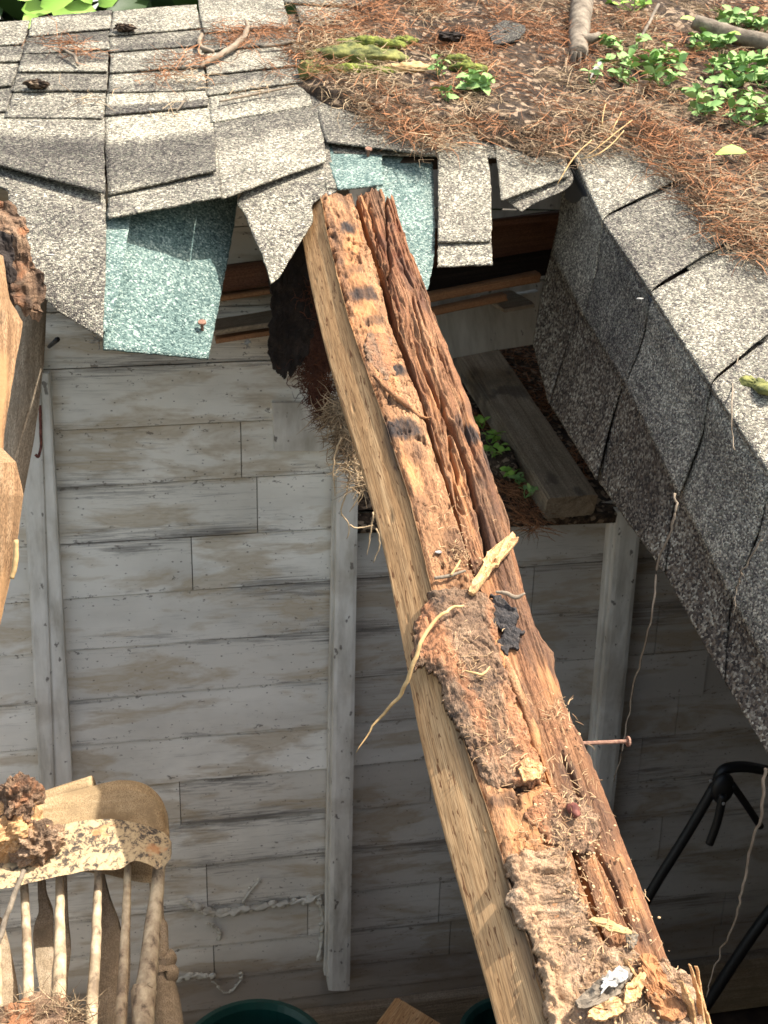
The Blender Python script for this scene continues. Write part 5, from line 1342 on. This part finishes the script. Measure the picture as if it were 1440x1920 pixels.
spindle([(240, 1615), (237, 1700), (232, 1800), (225, 1950)], [.0038, .0045, .005, .006])
spindle([(298, 1625), (293, 1680), (284, 1760), (274, 1850), (270, 1860), (268, 1950)], [.0065, .0075, .009, .0105, .013, .010], name='post')
spindle([(-10, 1640), (-8, 1750), (-6, 1950)], [.004, .005, .006])
# seat and legs of the chair reach the floor below the frame
seatz = cy(160, 2050)[2]
V, f = blob(np.array([cy(150, 2050)[0], CY - .41, seatz - .03]), (.2, .19, .016), 30, 10, .02); mesh('seat', V, f, M['spindle'], ch)
for dx, dy in ((-.15, -.54), (.15, -.54), (-.14, -.28), (.14, -.28)):
    x0 = cy(150, 2050)[0]
    V, f = tube([(x0 + dx * .8, CY + dy, seatz), (x0 + dx, CY + dy, (seatz + FLZ) / 2), (x0 + dx * 1.15, CY + dy, FLZ)], [.012, .017, .010], 10, 10); mesh('leg', V, f, M['spindle'], ch)
# second chair behind: rounded panel back with flat splats
c2 = empty('panel_back_chair', (cy(180, 1900, .10)[0], CY + .12, FLZ), 'rounded tan chair back standing behind the spindle chair', 'chair')
slab_px('back_panel', [(-60, 1560), (0, 1540), (80, 1515), (150, 1498), (200, 1484), (240, 1480), (275, 1490), (300, 1512), (314, 1545), (318, 1580)],
        [(-60, 1660), (0, 1650), (80, 1640), (150, 1635), (200, 1640), (240, 1650), (275, 1655), (298, 1650), (312, 1620), (318, 1585)], .07, .022, 'tan_panel', c2, None, 90, .006, .001, 5, .05)
slab_px('splat', [(70, 1668), (84, 1664)], [(62, 1950), (100, 1950)], .075, .010, 'splat', c2)
def splat(cols, d, mat='splat', sd=0, parent=None):
    """cols: (xl, xr, y)"""
    L_ = catmull(np.array([[a, b, y] for a, b, y in cols], float), 50); G = []
    for a, b, y in L_:
        G.append([cy(a * (1 - t) + b * t, y, d + (fbm(np.array([[a * .1, y * .02, t * 3]]), sd)[0] - .5) * .002) for t in np.linspace(0, 1, 8)])
    G = np.array(G); B = G.copy(); B[..., 1] += .010; nv, nu = G.shape[:2]; Mn = nv * nu
    V = np.concatenate([G.reshape(-1, 3), B.reshape(-1, 3)])
    f = grid_faces(nv, nu, 0, True).tolist() + grid_faces(nv, nu, Mn).tolist()
    for ix, fp in ((list(range(nu)), 1), ([(nv - 1) * nu + j for j in range(nu)], 0), ([k * nu for k in range(nv)], 0), ([k * nu + nu - 1 for k in range(nv)], 1)):
        for a, b in zip(ix[:-1], ix[1:]):
            q = [a, b, b + Mn, a + Mn]; f.append(q if fp else q[::-1])
    return mesh('splat', V, f, M[mat], parent or c2, False, {'dark': np.zeros(len(V)), 'tone': np.zeros(len(V))})
bpy.data.objects.remove(bpy.data.objects['splat'])
splat([(70, 84, 1640), (71, 86, 1680), (72, 98, 1715), (62, 99, 1750), (66, 98, 1800), (72, 96, 1840), (80, 94, 1900), (80, 94, 1990)], .07)
splat([(110, 124, 1640), (108, 126, 1700), (104, 128, 1740), (98, 132, 1790), (100, 126, 1850), (104, 120, 1990)], .072, sd=2)
splat([(186, 194, 1640), (184, 206, 1690), (178, 224, 1740), (176, 234, 1800), (180, 226, 1860), (182, 220, 1990)], .074, sd=3)
splat([(-30, 0, 1730), (-30, 10, 1760), (-30, 26, 1830), (-20, 34, 1890), (-10, 40, 1990)], .03, sd=4)
splat([(228, 243, 1720), (230, 244, 1780), (230, 244, 1830), (228, 240, 1880), (226, 236, 1990)], .072, sd=5)
V, f = tube([cy(292, 1640, .09), cy(296, 1720, .09), cy(300, 1740, .09), cy(302, 1790, .09), cy(306, 1800, .09), cy(304, 1815, .09), cy(308, 1826, .09), cy(305, 1835, .09), cy(312, 1890, .09), cy(318, 1990, .09)],
            [q * KC for q in (.008, .007, .009, .009, .0155, .011, .0165, .0115, .016, .019)], 70, 14)
mesh('turned_post', V, f, M['splat'], c2, True, {'dark': np.zeros(len(V)), 'tone': np.zeros(len(V))})
V, f = tube([cy(-90, 1640, .09), cy(-88, 1800, .09), cy(-85, 1990, .09)], [.009, .012, .016], 20, 12); mesh('turned_post', V, f, M['splat'], c2, True, {'dark': np.zeros(len(V)), 'tone': np.zeros(len(V))})
for xx in (-80, 315):
    a = cy(xx, 1990, .09)
    V, f = tube([a, (a[0], CY + .10, FLZ)], [.018, .013], 8, 12); mesh('leg', V, f, M['splat'], c2, True, {'dark': np.zeros(len(V)), 'tone': np.zeros(len(V))})
# rolled pale tube above the chair back
V, f = tube([cy(-80, 1575, .13), cy(0, 1537, .13), cy(90, 1500, .13), cy(176, 1472, .13)], .0135, 30, 20)
t = tag(mesh('cardboard_tube', V, f, M['tan_panel'], None, True, {'dark': np.zeros(len(V)), 'tone': np.zeros(len(V))}), 'pale tube lying across the top of the rounded chair back', 'tube')
# rotten chunk and crumbled wood lying on the chair
mb = MB()
def rotchunk(name, px, d, r, mat, label, sd):
    c = cy(px[0], px[1], d); V, f = blob(c, np.array(r) * KC, 80, 50, .5, sd, 5)
    q = (V - c) / (np.linalg.norm(V - c, axis=1, keepdims=True) + 1e-9)
    V = V + q * ((ridge(V * np.array([90, 90, 60]), sd, 4) - .6) * .02)[:, None]
    dk = sst(fbm(V * 50, sd, 3), .5, .65) * .5
    return tag(mesh(name, V, f, M[mat], None, False, {'dark': dk, 'tone': dk * 0}), label, 'rotten wood')
rotchunk('rotten_chunk', (38, 1500), -.005, (.018, .016, .026), 'bark', 'dark brown torn tip of the rotten chunk above the tube', 3)
rotchunk('rotten_chunk', (30, 1560), -.012, (.030, .018, .032), 'chip', 'orange tan crumbled rotten wood lying on the chair top', 6)
rotchunk('rotten_chunk', (66, 1580), -.012, (.026, .016, .022), 'bark_pale', 'pinkish crumbled bark right of the orange rotten wood', 8)
rotchunk('rotten_chunk', (45, 1930), -.02, (.05, .03, .014), 'bark', 'heap of brown bark at the bottom left corner behind the spindles', 11)
sp = [(cy(125, 1905, -.03), .010, 160, (0, -1, .4), None), (cy(60, 1910, -.03), .018, 120, (0, -1, .4), None)]
needles('needle_tuft', sp, 'needle_pale', 'pale needle tuft at the foot of the spindles', 'needles', (.012, .035), .0004)
stick('dark_rod', [cy(44, 1632, -.02), cy(22, 1690, -.02), cy(2, 1750, -.02), cy(-20, 1810, -.02)], [.003, .0035, .0035, .003], 'thin dark twig slanting in front of the chair at the left margin', 'twig', 'stick_dark', 16, .002, 4)
# ================================================================== green tubs, crate, tripod
def lathe(c, prof, seg=56):
    th = np.linspace(0, 2 * math.pi, seg, endpoint=False)
    V = np.array([[c[0] + r * math.cos(a), c[1] + r * math.sin(a), c[2] + z] for r, z in prof for a in th])
    return V, grid_faces(len(prof), seg, 0, True, True).tolist()
def tub(cx_, cyy, r, h, label):
    t = empty('plastic_tub', (cx_, cyy, FLZ), label, 'tub', 'dark green plastic tubs on the floor')
    V, f = lathe((cx_, cyy, FLZ), [(0.001, .004), (r * .8, .0), (r, h - .03), (r + .012, h - .028), (r + .014, h), (r + .004, h + .002), (r - .002, h - .01), (r * .78, .012), (0.001, .012)])
    mesh('body', V, f, M['green_plastic'], t, False)
    V, f = lathe((cx_, cyy, FLZ), [(r * .93, h * .72), (r * .96 + .008, h * .72), (r * .965 + .008, h * .76), (r * .94, h * .76)], 56)
    mesh('rib', V, f, M['green_plastic'], t, False)
p = onY(455, 1882, 1.58)
tub(p[0] + .01, 1.45, .125, p[2] - FLZ - .0, 'large dark green plastic tub at the bottom edge left of the rafter')
p = onY(890, 1884, 1.52)
tub(p[0] + .05, 1.43, .09, p[2] - FLZ, 'dark green plastic tub half hidden under the rafter')
cr = empty('wooden_offcuts', onY(760, 1900, 1.4), 'pale wooden offcuts at the bottom edge left of the rafter', 'offcuts')
a = onY(742, 1868, 1.42); b = onY(700, 1925, 1.34)
beam('board', a, b, onY(830, 1925, 1.36) - a, .03, M['wood_side'], cr, 30, 14, 6, .001, .002, None, 4)
beam('board', a + np.array([.01, 0, -.035]), b + np.array([.01, 0, -.035]), onY(860, 1935, 1.36) - a, FLZ * 0 + .2, M['wood_orange'], cr, 30, 14, 6, .001, .002, None, 6)

tr = empty('folding_stand', (onY(1340, 1700, 1.5)[0], 1.5, FLZ), 'black metal folding stand in the dark right corner', 'stand')
def rod(pts, r, name='leg', Yd=1.5):
    V, f = tube([onY(x, y, Yd) for x, y in pts], r * .85, 20, 10); mesh(name, V, f, M['black'], tr)
rod([(1345, 1465), (1290, 1560), (1225, 1665), (1150, 1800), (1080, 1925)], .011)
rod([(1372, 1470), (1400, 1510), (1426, 1550)], .008, 'strut', 1.48)
rod([(1356, 1490), (1345, 1540), (1330, 1582)], .009, 'strut', 1.47)
rod([(1345, 1462), (1360, 1442), (1400, 1438), (1460, 1450)], .012, 'handle', 1.5)
rod([(1500, 1640), (1420, 1740), (1340, 1860), (1290, 1940)], .013, 'leg', 1.52)
V, f = blob(onY(1355, 1478, 1.485), (.022, .014, .032), 20, 14, .08, 3); mesh('hinge', V, f, M['black'], tr)
for (x, y) in ((1333, 1464), (1357, 1507)):
    V, f = blob(onY(x, y, 1.462), (.0035, .002, .0035), 10, 6, .0); mesh('rivet', V, f, M['lint'], tr)
